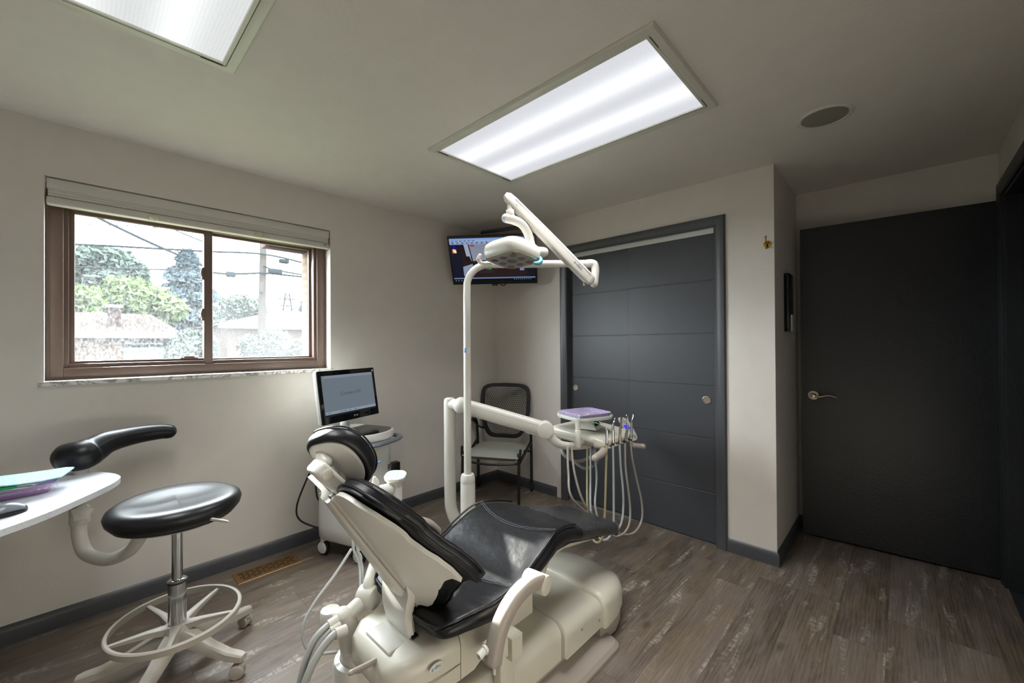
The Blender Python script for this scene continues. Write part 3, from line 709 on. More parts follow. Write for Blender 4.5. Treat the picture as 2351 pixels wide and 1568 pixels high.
# front direction is (-.876,-.48)
GC = V((-.370, -.38, 0)); gang = math.atan2(-.876, .48)  # local +x = (.48,-.876); local -y = (-.876,-.48)
G = local(GC, gang)
gc = thing('guest_chair', 'black mesh-back guest chair with grey seat in the room corner', 'chair', GC)
mb = MB(G)
def seatz(u, v): # u across, v front(0) to back(1)
    return .0
def seat_pt(u, v, up):
    x = lerp(-.245, .245, u); y = lerp(-.235, .20, v)
    fx = (2*u-1); fy = (2*v-1)
    y -= .030*(1-fx*fx)*(1-v); x *= 1-.10*v*v
    e = (1-abs(fx)**5)*(1-abs(fy)**6)
    zc = .435+.010*math.cos(fx*1.4)-.02*math.exp(-((v-.0)/.12)**2)-.012*math.exp(-((v-.6)/.3)**2)
    return V((x, y, zc+(.022*e if up else -.045*e**.5)))
mb.solid(lambda u, v: seat_pt(u, v, 1), lambda u, v: seat_pt(u, v, 0), 20, 18); mb.build('seat', M['seatgrey'], gc, 70)
BZ = lambda z: .215+.03*math.cos((z-.5)*2)-.0+(z-.5)*.16   # y of the back at height z
def bk_out(k, n=48):
    # rounded outline of the back, wider at the top than at the seat
    a = 2*PI*k/n; c, s_ = math.cos(a), math.sin(a)
    x = math.copysign(abs(c)**.32, c); z = math.copysign(abs(s_)**.32, s_)
    zz = .725+z*.245
    wx = lerp(.155, .242, min(1, max(0, (zz-.46)/.26))**.7)
    return x*wx, zz+(.012*(1-x*x) if z > 0 else -.004*(1-x*x))
mb = MB(G); rings = []
for k in range(49):
    x, z = bk_out(k % 48); cx, cz = 0, .725; dx, dz = cx-x, cz-z; L_ = math.hypot(dx, dz); dx /= L_; dz /= L_; t = .036
    xi, zi = x+dx*t, z+dz*t; y = BZ(z)-abs(x)*.12
    rings.append([V((x, y-.012, z)), V((xi, y-.012, zi)), V((xi, y+.012, zi)), V((x, y+.012, z))])
mb.loft(rings[:48], loop=True); mb.build('back_frame', M['black'], gc, 50)
mb = MB(G); nb = 38
def halfw(z):
    w_ = 0
    for k in range(48):
        x, zz = bk_out(k); x2, z2 = bk_out((k+1) % 48)
        if (zz-z)*(z2-z) <= 0 and x > 0: w_ = max(w_, x)
    return w_
zr = [.505+.0185*i for i in range(25)]
for i in range(nb+1):
    x = lerp(-.215, .215, i/nb)
    zs = [z for z in [.49+.005*k for k in range(95)] if halfw(z)-.025 > abs(x)]
    if len(zs) < 3: continue
    za_, zb_ = max(zs[0], .50), min(zs[-1], .95)
    pts = [V((x, BZ(z)-abs(x)*.12, z)) for z in (za_, lerp(za_, zb_, .33), lerp(za_, zb_, .66), zb_)]
    mb.tube(pts, .0019, 4, 1, round_end=False)
    for j, z in enumerate(zr):
        if (j+i) % 2 == 0 and za_ < z < zb_ and i < nb:
            y = BZ(z)-abs(x)*.12; mb.box((x+.0057, y, z), (.0115, .004, .0042))
mb.build('back_mesh', M['blackmt'], gc, 0)
for s_ in (-1, 1):
    MB(G).tube([(s_*.235, -.19, .44), (s_*.245, -.21, .38), (s_*.245, -.22, .20), (s_*.247, -.225, .012)], .0115, 12).build('front_leg', M['blackmt'], gc)
    rl = MB(G).tube([(s_*.255, .14, .66), (s_*.258, .19, .60), (s_*.258, .215, .40), (s_*.258, .225, .075)], .0125, 12).build('rear_leg', M['blackmt'], gc)
    mb = MB(G); mb.cyl((s_*.258-.010, .225, .028), (s_*.258+.010, .225, .028), .027, bev=.006); mb.box((s_*.258, .225, .058), (.032, .03, .035), .006); mb.build('caster', M['rubber'], rl)
    MB(G).tube([(s_*.258, .215, .46), (s_*.252, .05, .42), (s_*.245, -.17, .375)], .012, 10, flat=1.3).build('side_brace', M['blackmt'], gc)
    MB(G).tube([(s_*.24, -.17, .36), (s_*.250, -.21, .41), (s_*.256, -.195, .48)], .011, 10).build('arm_stub', M['blackmt'], gc)
    mb = MB(G); mb.box((s_*.275, .08, .665), (.05, .24, .022), .010); mb.build('armrest', M['black'], gc)
    MB(G).tube([(s_*.258, .19, .60), (s_*.265, .16, .63), (s_*.27, .12, .655)], .012, 8).build('arm_post', M['blackmt'], gc)
    MB(G).tube([(s_*.18, BZ(.55)+.01, .55), (s_*.22, .215, .57), (s_*.257, .205, .585)], .012, 8).build('back_bracket', M['blackmt'], gc)
MB(G).tube([(-.25, -.18, .375), (-.20, -.235, .372), (0, -.27, .368), (.20, -.235, .372), (.25, -.18, .375)], .009, 10).build('seat_rail', M['blackmt'], gc)
mb = MB(G); mb.tube([(-.245, .19, .375), (.245, .19, .375)], .01, 10, 1); mb.box((0, 0, .385), (.40, .34, .012), .004); mb.build('under_frame', M['blackmt'], gc)

# ================================================================== INTRAORAL SCANNER CART by the window wall
CC = V((-1.645, -.345, 0)); C_ = local(CC, math.radians(20))   # local x along the screen, -y the front
ct = thing('scanner_cart', 'white wheeled scanner cart with upright touch screen beside the window', 'medical cart', CC)
def rring(w_, d_, r, z, oy=0, n=5): return [V((x, y+oy, z)) for x, y in rr(w_, d_, r, n)]
mb = MB(C_)
mb.loft([rring(.30, .36, .08, .105, .0), rring(.345, .40, .09, .125), rring(.352, .405, .09, .20), rring(.345, .40, .09, .40), rring(.335, .385, .09, .55), rring(.335, .385, .09, .69), rring(.35, .40, .10, .742, .0), rring(.345, .395, .10, .752)])
mb.build('body', M['white'], ct, 50)
mb = MB(C_)
def deck(w0, w1, z): # tapered deck plate, wide rear, rounded nose
    pts = []
    for k in range(13): a = PI+PI*k/12; pts.append(V((w1*math.cos(a)*.98, -.16+.085*math.sin(a), z)))
    pts += [V((w0, .10, z)), V((w0*.8, .19, z)), V((-w0*.8, .19, z)), V((-w0, .10, z))]
    return pts
mb.loft([deck(.165, .150, .750), deck(.175, .160, .762), deck(.175, .160, .785), deck(.165, .150, .793)]); mb.build('deck', M['white'], ct, 45)
mb = MB(C_); pts = [V((.148*math.cos(a), -.145+.08*math.sin(a), .794)) for a in [PI+PI*k/12 for k in range(13)]]+[V((.150, .06, .794)), V((-.150, .06, .794))]
mb.prism(pts, (0, 0, .0015)); gp = mb.build('touch_panel', M['blackgl'], ct, 0)
mb = MB(C_)
for (a, b) in (((-.06, -.09), (.06, -.09)), ((.06, -.09), (.06, .0)), ((.06, .0), (-.06, .0)), ((-.06, .0), (-.06, -.09)), ((-.06, -.105), (-.005, -.105)), ((.005, -.105), (.06, -.105)), ((-.06, -.125), (-.005, -.125)), ((.005, -.125), (.06, -.125))):
    mb.bx((min(a[0], b[0])-.0006, min(a[1], b[1])-.0006, .7954), (max(a[0], b[0])+.0006, max(a[1], b[1])+.0006, .7960))
mb.build('touch_outline', M['midgrey'], gp, 0)
MB(C_).lathe((.0, .045, .7955), (0, 0, 1), [(.004, 0), (.003, .001)], 12).build('power_light', M['ledg'], gp)
MB(C_).tube([(-.165, .02, .735), (-.185, -.10, .735), (-.165, -.215, .735), (-.10, -.262, .735), (0, -.272, .735), (.10, -.262, .735), (.165, -.215, .735), (.185, -.10, .735), (.165, .02, .735)], .021, 14, flat=.62, up=(0, 0, 1)).build('grab_handle', M['midgrey'], ct)
mb = MB(C_); mb.cyl((.01, .11, .79), (.01, .11, .84), .034, .028, bev=.004); mb.tube([(.01, .11, .83), (.01, .12, .88), (.01, .10, .95)], .024, 14); mb.build('screen_stem', M['white'], ct)
tilt = math.radians(-9); SM_ = C_ @ Matrix.Translation(V((.01, .065, 1.022))) @ Matrix.Rotation(tilt, 4, 'X')
mb = MB(SM_); mb.box((0, .020, 0), (.498, .036, .338), .012); ms = mb.build('screen_housing', M['white'], ct)
MB(SM_).box((0, -.001, 0), (.496, .010, .336), .004).build('bezel', M['blackgl'], ms)
def sq(name, x0, z0, x1, z1, col, s=1., y=-.0066, m=None): return MB(SM_).add([(x0, y, z0), (x1, y, z0), (x1, y, z1), (x0, y, z1)], [(0, 1, 2, 3)]).build(name, m or emis(name, col, s*.62), ms, 0)
sq('display', -.222, -.122, .222, .136, '6b7680', .95)
sq('top_bar', -.222, .118, .222, .136, '7d8894', .95, -.0069); sq('bottom_bar', -.222, -.112, .222, -.092, '8a949e', .95, -.0069); sq('task_strip', -.222, -.122, .222, -.110, '1c2630', .8, -.0071)
for x in (-.20, -.10, -.07, -.03, .02): sq('tiny_caption', x, -.103, x+.022, -.099, '5c6670', .8, -.0072)
sq('blue_button', -.219, -.106, -.212, -.098, '2468c0', .9, -.0072); sq('white_badge', .226, .140, .233, .152, 'b8c8f0', .9, -.0066); sq('corner_icon', -.219, .121, -.215, .132, '202830', .6, -.0072)
_s = SM_.to_3x3()
text('Connect SW', 'screen_lettering', emis('screen_lettering', '4d565f', .5), ms, SM_ @ V((.005, -.0074, .012)), _s @ V((1, 0, 0)), _s @ V((0, 0, 1)), .034)
sq('maker_mark', .012, -.150, .017, -.138, 'a0a0a0', .5, -.0066, M['white']); text('Dentsply\nSirona', 'maker_lettering', M['white'], ms, SM_ @ V((.036, -.0070, -.144)), _s @ V((1, 0, 0)), _s @ V((0, 0, 1)), .007)
# two-leaf emblem on the front of the body
mb = MB(C_)
for (cx, cz, fl) in ((.095, .545, 1), (.095, .497, -1)):
    pts = [(-.017, -.018*fl), (.017, -.018*fl), (.019, .0), (.012, .016*fl), (-.004, .020*fl), (-.017, .016*fl)]
    mb.prism([V((cx+x, -.1968, cz+z*.95)) for x, z in pts], (0, -.0015, 0), .0004, 1)
mb.build('emblem', M['midgrey'], ct, 0)
for (x, y) in ((-.13, -.15), (.13, -.15), (-.13, .15), (.13, .15)):
    mb = MB(C_); mb.cyl((x-.014, y, .048), (x+.014, y, .048), .048, bev=.008); wv = mb.build('caster', M['rubber'], ct)
    mb = MB(C_); mb.cyl((x-.019, y, .048), (x+.019, y, .048), .038, bev=.006); mb.cyl((x, y, .05), (x, y, .115), .02); mb.build('wheel_cap', M['white'], wv)
# recessed lower panel outline
MB(C_).tube([(-.10, -.2055, .40), (-.11, -.2065, .25), (-.08, -.2065, .17), (.0, -.2065, .15)], .004, 8).build('panel_seam', M['grey'], ct)
MB().tube([Yp(733, 1040, -.27), Yp(700, 1110, -.22), Yp(681, 1165, -.18), Yp(690, 1195, -.18), Yp(732, 1213, -.22)], .0055, 10).build('power_cord', M['rubber'], ct)
MB().tube([Yp(727, 1050, -.25), Yp(725, 1110, -.22), Yp(728, 1140, -.22), Yp(735, 1152, -.24)], .0055, 10).build('data_cord', M['rubber'], ct)
mb = MB(); mb.tube([Yp(893, 1012, -.33), Yp(893, 1035, -.33), Yp(892, 1045, -.33)], .0025, 8); mb.ball(Yp(892, 1044, -.33), .006, 1, 1, 1, 10); mb.build('hanging_lead', M['white'], ct)
ob = Yp(900, 1082, -.001)
r = thing('plug_adapter', 'black adapter box plugged into the wall behind the scanner cart', 'power adapter', ob)
MB().box((ob.x, -.030, ob.z), (.085, .058, .16), .008).build('housing', M['black'], r)
for k in range(2): MB().box((ob.x, -.0605, ob.z+.035-k*.05), (.04, .002, .016), .002).build('socket', M['rubber'], r)

# ================================================================== OPERATOR STOOL
SC = V((-2.625, -.765, 0))
st = thing('operator_stool', 'round black dental stool with foot ring and curved elbow support', 'stool', SC)
sc_ = Dp(382, 1152, (V((-2.625, -.765, .69))-CAM).dot(_f)); SX, SY = SC.x, SC.y
# seat: round cushion with a dished top
mb = MB(Matrix.Translation(V((SX, SY, 0))))
def st_pt(rad, a, top):
    x, y = rad*math.cos(a), rad*math.sin(a)
    return x, y
rings = []
prof = [(.0005, .640), (.12, .638), (.185, .640), (.207, .650), (.221, .668), (.226, .688), (.220, .706), (.205, .717), (.180, .721), (.14, .716), (.10, .708), (.05, .703), (.0005, .702)]
vs = []; fs = []; seg = 64
for (r_, z) in prof:
    for k in range(seg):
        a = 2*PI*k/seg; x, y = r_*math.cos(a), r_*math.sin(a); zz = z
        if z > .70: zz += .010*math.exp(-((y+.02)/.05)**2)*(1-min(1, r_/.2)**2)*(1 if x < 0 else .5)-.003*math.cos(2*a)*min(1, r_/.2)
        vs.append((x, y, zz))
for i in range(len(prof)-1):
    for k in range(seg): k2 = (k+1) % seg; fs.append((i*seg+k, i*seg+k2, (i+1)*seg+k2, (i+1)*seg+k))
mb.add(vs, fs); mb.build('seat', M['vinyl'], st, 80)
MB().lathe((SX, SY, .625), (0, 0, 1), [(.05, -.004), (.06, .0), (.19, .010), (.200, .016)], 48).build('seat_pan', M['ivory'], st)
MB().lathe((SX, SY, .585), (0, 0, 1), [(.020, 0), (.03, .008), (.045, .03), (.055, .045)], 32).build('seat_hub', M['ivory'], st)
MB().cyl((SX, SY, .36), (SX, SY, .60), .0185, seg=28).build('gas_rod', M['chrome'], st)
mb = MB(); mb.cyl((SX, SY, .195), (SX, SY, .375), .031, seg=32); mb.lathe((SX, SY, .372), (0, 0, 1), [(.033, 0), (.034, .004), (.027, .010), (.019, .011)], 32); mb.build('gas_cylinder', M['chrome'], st)
MB().lathe((SX, SY, .368), (0, 0, 1), [(.034, 0), (.036, .005), (.030, .010)], 28).build('cylinder_collar', M['rubber'], st)
a0 = math.atan2(-.99-SY, -2.458-SX)
MB().lathe((SX, SY, .12), (0, 0, 1), [(.045, 0), (.055, .02), (.050, .06), (.040, .078), (.034, .08)], 32).build('base_hub', M['stool'], st)
for k in range(5):
    a = a0+2*PI*k/5; d_ = V((math.cos(a), math.sin(a), 0)); p = V((-d_.y, d_.x, 0)); rings = []
    for (t, z, w_, h_) in ((.025, .165, .030, .05), (.08, .150, .026, .045), (.16, .115, .023, .034), (.24, .092, .020, .026), (.285, .088, .019, .024), (.305, .085, .014, .018)):
        c = V((SX, SY, 0))+d_*t; rings.append([c+p*(w_*sx)+V((0, 0, z+h_*sz)) for sx, sz in ((-1, -.9), (1, -.9), (1, .1), (.7, .35), (-.7, .35), (-1, .1))])
    leg = MB().loft(rings).build('base_leg', M['stool'], st, 40)
    c = V((SX, SY, 0))+d_*.29
    rot = random.uniform(0, PI); q_ = V((math.cos(rot), math.sin(rot), 0)); q2 = V((-q_.y, q_.x, 0)); cc = c+q2*.012
    mb = MB(); mb.cyl(V(c)+V((0, 0, .045)), V(c)+V((0, 0, .092)), .008); mb.lathe(cc+q_*-.006+V((0, 0, .029)), q_, [(.012, 0), (.024, .001), (.024, .011), (.012, .012)], 24); mb.box(c+V((0, 0, .048)), (.026, .026, .02), .006); cs = mb.build('caster', M['stool'], st)
    for s_ in (-1, 1):
        MB().cyl(cc+q_*(s_*.0065)+V((0, 0, .027)), cc+q_*(s_*.021)+V((0, 0, .027)), .027, bev=.004).build('caster_wheel', M['creamdk'], cs)
# foot ring and its spokes
RZ = .215; mb = MB(); rings = []
for k in range(64):
    a = 2*PI*k/64; d_ = V((math.cos(a), math.sin(a), 0)); c = V((SX, SY, RZ))
    rings.append([c+d_*.213+V((0, 0, -.014)), c+d_*.222+V((0, 0, -.014)), c+d_*.225+V((0, 0, .010)), c+d_*.221+V((0, 0, .014)), c+d_*.211+V((0, 0, .013))])
mb.loft(rings, loop=True); mb.build('foot_ring', M['stool'], st, 50)
for k in range(5):
    a = a0+.35+2*PI*k/5; d_ = V((math.cos(a), math.sin(a), 0)); p = V((-d_.y, d_.x, 0)); c = V((SX, SY, 0)); rings = []
    for (t, z, w_, h_) in ((.03, .185, .020, .034), (.10, .20, .012, .022), (.214, .213, .007, .010)):
        rings.append([c+d_*t+p*(w_*sx)+V((0, 0, z+h_*sz)) for sx, sz in ((-1, -.5), (1, -.5), (1, .3), (.5, .5), (-.5, .5), (-1, .3))])
    MB().loft(rings).build('ring_spoke', M['stool'], st, 40)
lv = (V((SX, SY, .60)), Yp(440, 1190, -.80))
P1 = Dp(455, 1190, 1.66); P2 = Dp(522, 1197, 1.62)
MB().tube([V((SX+.03, SY-.02, .622)), P1], .0035, 8, 1).build('lever_rod', M['steel'], st)
MB().tube([P1, P1.lerp(P2, .5)+V((0, 0, .002)), P2], [.006, .010, .007], 10, flat=.6).build('lever_paddle', M['ivory'], st)
# curved tube carrying the elbow support
dT = 1.86
MB().tube([V((SX-.03, SY+.02, .612)), Dp(332, 1222, 1.76), Dp(300, 1262, 1.80), Dp(250, 1284, dT-.03), Dp(200, 1272, dT), Dp(183, 1235, dT), Dp(181, 1190, dT), Dp(181, 1150, dT), Dp(186, 1065, dT)], .0262, 16).build('support_tube', M['ivory'], st)
kp = Dp(183, 1178, dT); MB().cyl(kp-V((0, 0, .045)), kp+V((0, 0, .028)), .034, bev=.004).build('tube_collar', M['ivory'], st)
kn = Dp(189, 1177, dT-.05); nv_ = (CAM-kn).normalized(); a_ = nv_.orthogonal().normalized(); b_ = nv_.cross(a_)
mb = MB(); mb.prism([kn+(a_*math.cos(t)+b_*math.sin(t))*(.032+.007*math.cos(5*t)) for t in [2*PI*k/50 for k in range(50)]], -nv_*.016, .003); mb.build('clamp_knob', M['ivory'], st)
mb = MB(); el = Dp(180, 1044, dT+.02)
mb.tube([Dp(158, 1048, dT-.01), Dp(186, 1046, dT+.0), Dp(212, 1034, dT+.04), Dp(250, 1014, 1.96), Dp(310, 999, 2.06), Dp(365, 991, 2.14), Dp(388, 991, 2.17)], [.062, .067, .066, .056, .048, .043, .039, .036], 20, flat=1.0, up=(0, 0, 1))
mb.build('elbow_pad', M['vinyl'], st, 70)

# ================================================================== WORK COUNTER at the left edge
TZ = .78
def tabout(z, inset=0):
    # long rounded end, running out of the picture to the left
    px = [(0, 1217), (60, 1196), (120, 1173), (180, 1147), (230, 1124), (262, 1108), (276, 1097), (275, 1092), (262, 1087), (235, 1083.5), (200, 1082), (160, 1082.5)]
    pts = [Zp(x, y, TZ) for x, y in px]
    return pts
pts = catmull(tabout(TZ), 4); far = pts[-1]; near = pts[0]
dirn = (near-pts[6]).normalized(); dirf = V((-.85, .10, 0))
pts = pts+[V((-3.6, -.12, TZ)), V((-4.25, -.12, TZ)), V((-4.25, -1.55, TZ)), V((-3.60, -1.40, TZ))]
tb = thing('work_counter', 'pale speckled counter with a rounded end at the left edge', 'counter', (-3.3, -.8, 0))
mb = MB(); mb.prism([p for p in pts], (0, 0, -.022), .002, 1); mb.build('counter_top', M['quartz'], tb, 50)
mb = MB(); mb.bx((-4.24, -1.3, 0), (-3.72, -.15, TZ-.022), .004); mb.build('support_cabinet', M['white'], tb, 0)
MB().bx((-3.722, -1.28, .10), (-3.70, -.74, TZ-.06), .003).build('cabinet_door', M['white'], tb); MB().bx((-3.722, -.72, .10), (-3.70, -.17, TZ-.06), .003).build('cabinet_door', M['white'], tb)

# lilac instrument tray with its sealed contents
tr0 = Zp(70, 1128, TZ); tdir = (Zp(150, 1100, TZ)-Zp(0, 1120, TZ)).normalized(); tn = V((-tdir.y, tdir.x, 0))
T1, T2 = Zp(120, 1155, TZ), Zp(143, 1090, TZ+.02)
TA = math.atan2((Zp(130, 1128, TZ)-Zp(0, 1152, TZ)).y, (Zp(130, 1128, TZ)-Zp(0, 1152, TZ)).x)
TO = Zp(125, 1118, TZ)-V((math.cos(TA), math.sin(TA), 0))*.13
TMx = local((TO.x, TO.y, TZ), TA)
def tray(mx, name, label, cat, matl, w_, d_, h_, loc, grp=None):
    r = thing(name, label, cat, loc, grp); mb = MB(mx)
    def rg(k, z): return [V((x, y, z)) for x, y in rr(w_+k, d_+k, .045, 6)]
    mb.loft([rg(-.05, .0005), rg(-.035, .001), rg(-.01, h_), rg(.006, h_+.001), rg(.006, h_-.003), rg(-.012, h_-.002), rg(-.040, .006), rg(-.05, .005)])
    mb.build('tray_shell', matl, r, 50); return r
def wrap(mx, par, w_, d_, z, amp, seed, name='clear_wrap'):
    def fn(u, v, o=0):
        x, y = lerp(-w_/2, w_/2, u), lerp(-d_/2, d_/2, v); e = max(abs(2*u-1), abs(2*v-1))
        n_ = noise.noise(V((x*28+seed, y*28, seed)))+.5*noise.noise(V((x*70, y*70+seed, 2)))
        return V((x, y, z+amp*n_*(1-e**8*.5)-(.022*max(0, e-.90)/.1)))
    return MB(mx).grid(fn, 40, 30).build(name, M['film'], par, 0)
tr = tray(TMx, 'instrument_tray', 'orchid plastic instrument tray sealed in clear film on the counter', 'tray', M['violet'], .27, .19, .038, (TO.x, TO.y, TZ))
wrap(TMx, tr, .278, .198, .043, .006, 3)
# mirror-like steel instruments and green grip visible in the tray
for k in range(3):
    y = -.03+k*.022; MB(TMx).tube([(-.11, y, .016), (.0, y+.004, .018), (.08, y+.01, .016), (.09, y+.016, .024)], [.0042, .0042, .003, .002], 8).build('instrument', M['steel'], tr)
G1 = Zp(36, 1118, TZ+.05); gd = V((math.cos(TA), math.sin(TA), 0))
g = thing('green_tongs', 'green handled steel cutter lying under the aqua bib on the tray', 'dental tool', (G1.x-.04, G1.y, TZ+.05))
mb = MB(); mb.tube([G1-gd*.16+V((0, .005, .002)), G1-gd*.06, G1+V((0, 0, 0))], [.008, .008, .005], 10, flat=.7); mb.tube([G1-gd*.16+V((0, .03, .002)), G1-gd*.06+V((0, .022, 0)), G1+V((.004, .010, 0))], [.008, .008, .005], 10, flat=.7); mb.build('green_handles', M['green'], g)
MB().tube([G1+V((0, .004, 0)), G1+gd*.02, G1+gd*.045], [.007, .008, .003], 8, flat=.6).build('steel_jaws', M['steel'], g)
# aqua patient bib laid across the tray
bp_ = [(-60, 1108), (0, 1093), (50, 1087), (110, 1079), (150, 1072.5), (171, 1071.5)]; bq_ = [(-60, 1130), (0, 1115), (40, 1111), (90, 1104), (141, 1094), (171, 1072.5)]
r = []
def bibf(o):
    def fn(u, v):
        i = u*(len(bp_)-1); k = min(int(i), len(bp_)-2); t = i-k
        z = TZ+.072+.004*math.sin(u*7)-.006*u*u
        a = Zp(lerp(bp_[k][0], bp_[k+1][0], t), lerp(bp_[k][1], bp_[k+1][1], t), z); b = Zp(lerp(bq_[k][0], bq_[k+1][0], t), lerp(bq_[k][1], bq_[k+1][1], t), z-.004)
        return a.lerp(b, v)+V((0, 0, o+.0006*math.sin(u*260)))
    return fn
one(MB().solid(bibf(0), bibf(-.0035), 90, 6), 'patient_bib', M['teal'], 'folded aqua paper bib laid over the instrument tray on the counter', 'paper bib', (TO.x, TO.y, TZ+.07))
# computer mouse
mo = Zp(18, 1182, TZ); md = (Zp(58, 1180, TZ)-Zp(0, 1195, TZ)).normalized(); MM = local((mo.x, mo.y, TZ), math.atan2(md.y, md.x))
ms_ = thing('computer_mouse', 'black and grey computer mouse at the front edge of the counter', 'computer mouse', (mo.x, mo.y, TZ))
rings = []
for t in [i/14 for i in range(15)]:
    x = lerp(-.062, .045, t); w_ = .030*math.sin(PI*min(1, max(.0, t)*.98+.01))**.45; h_ = .038*math.sin(PI*(t*.9+.05))**.55
    rings.append([V((x, w_*math.cos(a), .002+max(0, h_*math.sin(a)))) for a in [PI*k/12 for k in range(13)]])
MB(MM).loft(rings).build('mouse_shell', M['black'], ms_, 60)
rings = []
for t in [i/14 for i in range(1, 14)]:
    x = lerp(-.062, .045, t); w_ = .0308*math.sin(PI*min(1, t*.98+.01))**.45; h_ = .0388*math.sin(PI*(t*.9+.05))**.55
    rings.append([V((x, w_*math.cos(a), .0024+h_*math.sin(a))) for a in [PI*(.12+.76*k/12) for k in range(13)]])
MB(MM).loft(rings, cap=False, closed_ring=False).build('grey_back', M['midgrey'], ms_, 60)

# ================================================================== DENTAL CHAIR
BX, BYC = -1.70, -1.735
dc = thing('dental_chair', 'black leather and cream reclining dental chair in the middle of the room', 'dental chair', (BX, BYC, 0))
# floor plate with a broad near flange
def outline(pts, r=.05, n=5):
    # round the corners of a polygon
    out = []; k = len(pts)
    for i in range(k):
        p = V(pts[i]); a = V(pts[i-1]); b = V(pts[(i+1) % k]); r_ = r[i] if isinstance(r, (list, tuple)) else r
        da = (a-p); db = (b-p); ra = min(r_, da.length*.45); rb = min(r_, db.length*.45); q0 = p+da.normalized()*ra; q1 = p+db.normalized()*rb
        for j in range(n+1):
            t = j/n; out.append((1-t)**2*q0+2*t*(1-t)*p+t*t*q1)
    return out
pl_ = outline([(-2.15, -2.055, 0), (-1.235, -2.055, 0), (-1.235, -1.45, 0), (-2.15, -1.45, 0)], .05)
def off(poly, d, z):
    c = V((sum(p[0] for p in poly)/len(poly), sum(p[1] for p in poly)/len(poly), 0)); out = []
    for p in poly:
        v = V((p[0]-c.x, p[1]-c.y, 0)); L_ = v.length; k = V((math.copysign(min(1, abs(v.x)*9), v.x), math.copysign(min(1, abs(v.y)*9), v.y), 0)); out.append(V((p[0]+k.x*d, p[1]+k.y*d, z)))
    return out
mb = MB(); mb.loft([off(pl_, 0, .001), off(pl_, 0, .014), off(pl_, -.012, .030), off(pl_, -.085, .045), off(pl_, -.125, .075), off(pl_, -.135, .14)])
mb.build('floor_plate', M['creamdk'], dc, 35)
# covers: loft cross-sections along x
def csec(x, hw, z0, z1, r=.05, yc=BYC, crown=.0, n=6, flare=.0):
    pts = [V((x, yc-hw-flare, z0))]
    for k in range(n+1): a = PI-PI/2*k/n; pts.append(V((x, yc-hw+r+r*math.cos(a), z1-r+r*math.sin(a))))
    for t in (.25, .5, .75): pts.append(V((x, yc-hw+r+(2*hw-2*r)*t, z1+crown*math.sin(PI*t))))
    for k in range(n+1): a = PI/2-PI/2*k/n; pts.append(V((x, yc+hw-r+r*math.cos(a), z1-r+r*math.sin(a))))
    pts.append(V((x, yc+hw+flare, z0))); return pts
mb = MB(); mb.loft([csec(-2.10, .19, .09, .20, .04), csec(-2.09, .225, .085, .225, .05, crown=.004), csec(-1.60, .235, .085, .225, .05, crown=.006), csec(-1.575, .235, .085, .225, .05, crown=.006)]); mb.build('rear_base_cover', M['cream'], dc, 40)
mb = MB(); mb.loft([csec(-1.572, .250, .095, .215, .05, crown=.006), csec(-1.565, .256, .09, .222, .05, crown=.008), csec(-1.30, .256, .09, .205, .05, crown=.010), csec(-1.285, .250, .095, .200, .05, crown=.01)]); mb.build('middle_base_cover', M['cream'], dc, 40)
mb = MB(); mb.loft([csec(x, hw, z0, z1, r, crown=c, yc=BYC) for x, hw, z0, z1, r, c in ((-1.300, .258, .085, .212, .05, .010), (-1.292, .268, .08, .222, .055, .012), (-1.27, .270, .08, .224, .055, .012), (-1.17, .262, .08, .215, .06, .014), (-1.08, .235, .08, .198, .06, .014), (-1.01, .19, .08, .178, .06, .012), (-.965, .13, .08, .155, .055, .006), (-.95, .08, .085, .135, .035, .0))]); mb.build('front_base_cover', M['cream'], dc, 60)
mb = MB(); ring = [V((x, BYC+s_*hw, 0)) for s_, arr in ((-1, ((-1.30, .245), (-1.17, .25), (-1.08, .225), (-1.01, .18), (-.965, .12), (-.955, .06))), (1, ((-.955, .06), (-.965, .12), (-1.01, .18), (-1.08, .225), (-1.17, .25), (-1.30, .245)))) for x, hw in arr]
mb.loft([[V((p.x, p.y, z)) for p in ring] for z in (.004, .082)]); mb.build('front_skirt', M['creamdk'], dc, 60)
mb = MB(); mb.loft([[V((x, BYC+s_*.222, z)) for x, s_ in ((-2.05, -1), (-1.29, -1), (-1.29, 1), (-2.05, 1))] for z in (.06, .10)]); mb.build('side_skirt', M['creamdk'], dc, 0)
mb = MB()
for (px, py) in ((1376, 1424), (1336, 1445)):
    p = Yp(px, py, BYC-.2575); MB().lathe(p, (0, -1, 0), [(.006, 0), (.006, .002), (.0005, .0025)], 12).build('screw_cap', M['creamdk'], dc)
# lift arm and carriage under the seat
mb = MB(); mb.loft([[V((x, BYC+.025+s_*.13, z)) for s_ in (-1, 1)]+[V((x+.0, BYC+.025+s_*.13, z+h_)) for s_ in (1, -1)] for x, z, h_ in ((-2.05, .20, .08), (-1.9, .20, .14), (-1.60, .22, .17))]); mb.build('lift_arm', M['cream'], dc, 30)
YC = -1.71
def carr(x, hw, z0, z1, r=.03): return csec(x, hw, z0, z1, r, YC, 0, 5)
mb = MB(); mb.loft([carr(-2.265, .09, .27, .335, .02), carr(-2.255, .135, .255, .36, .035), carr(-2.21, .172, .245, .375, .04), carr(-2.10, .186, .240, .385, .04), carr(-2.035, .188, .238, .388, .04)])
cg = mb.build('rear_carriage', M['cream'], dc, 50)
MB().bx((-2.235, YC-.075, .362), (-2.13, YC+.075, .3785), .006).build('carriage_recess', M['ivory'], cg)
MB().bx((-2.150, YC-.085, .3795), (-2.128, YC+.085, .3875), .001).build('strut_slot', M['dark'], cg, 0)
MB().tube([V((-2.266, YC+.06, .300)), V((-2.258, YC-.10, .300)), V((-2.235, YC-.165, .298)), V((-2.15, YC-.1885, .296)), V((-2.035, YC-.190, .293))], .0015, 6).build('seam', M['creamdk'], cg)
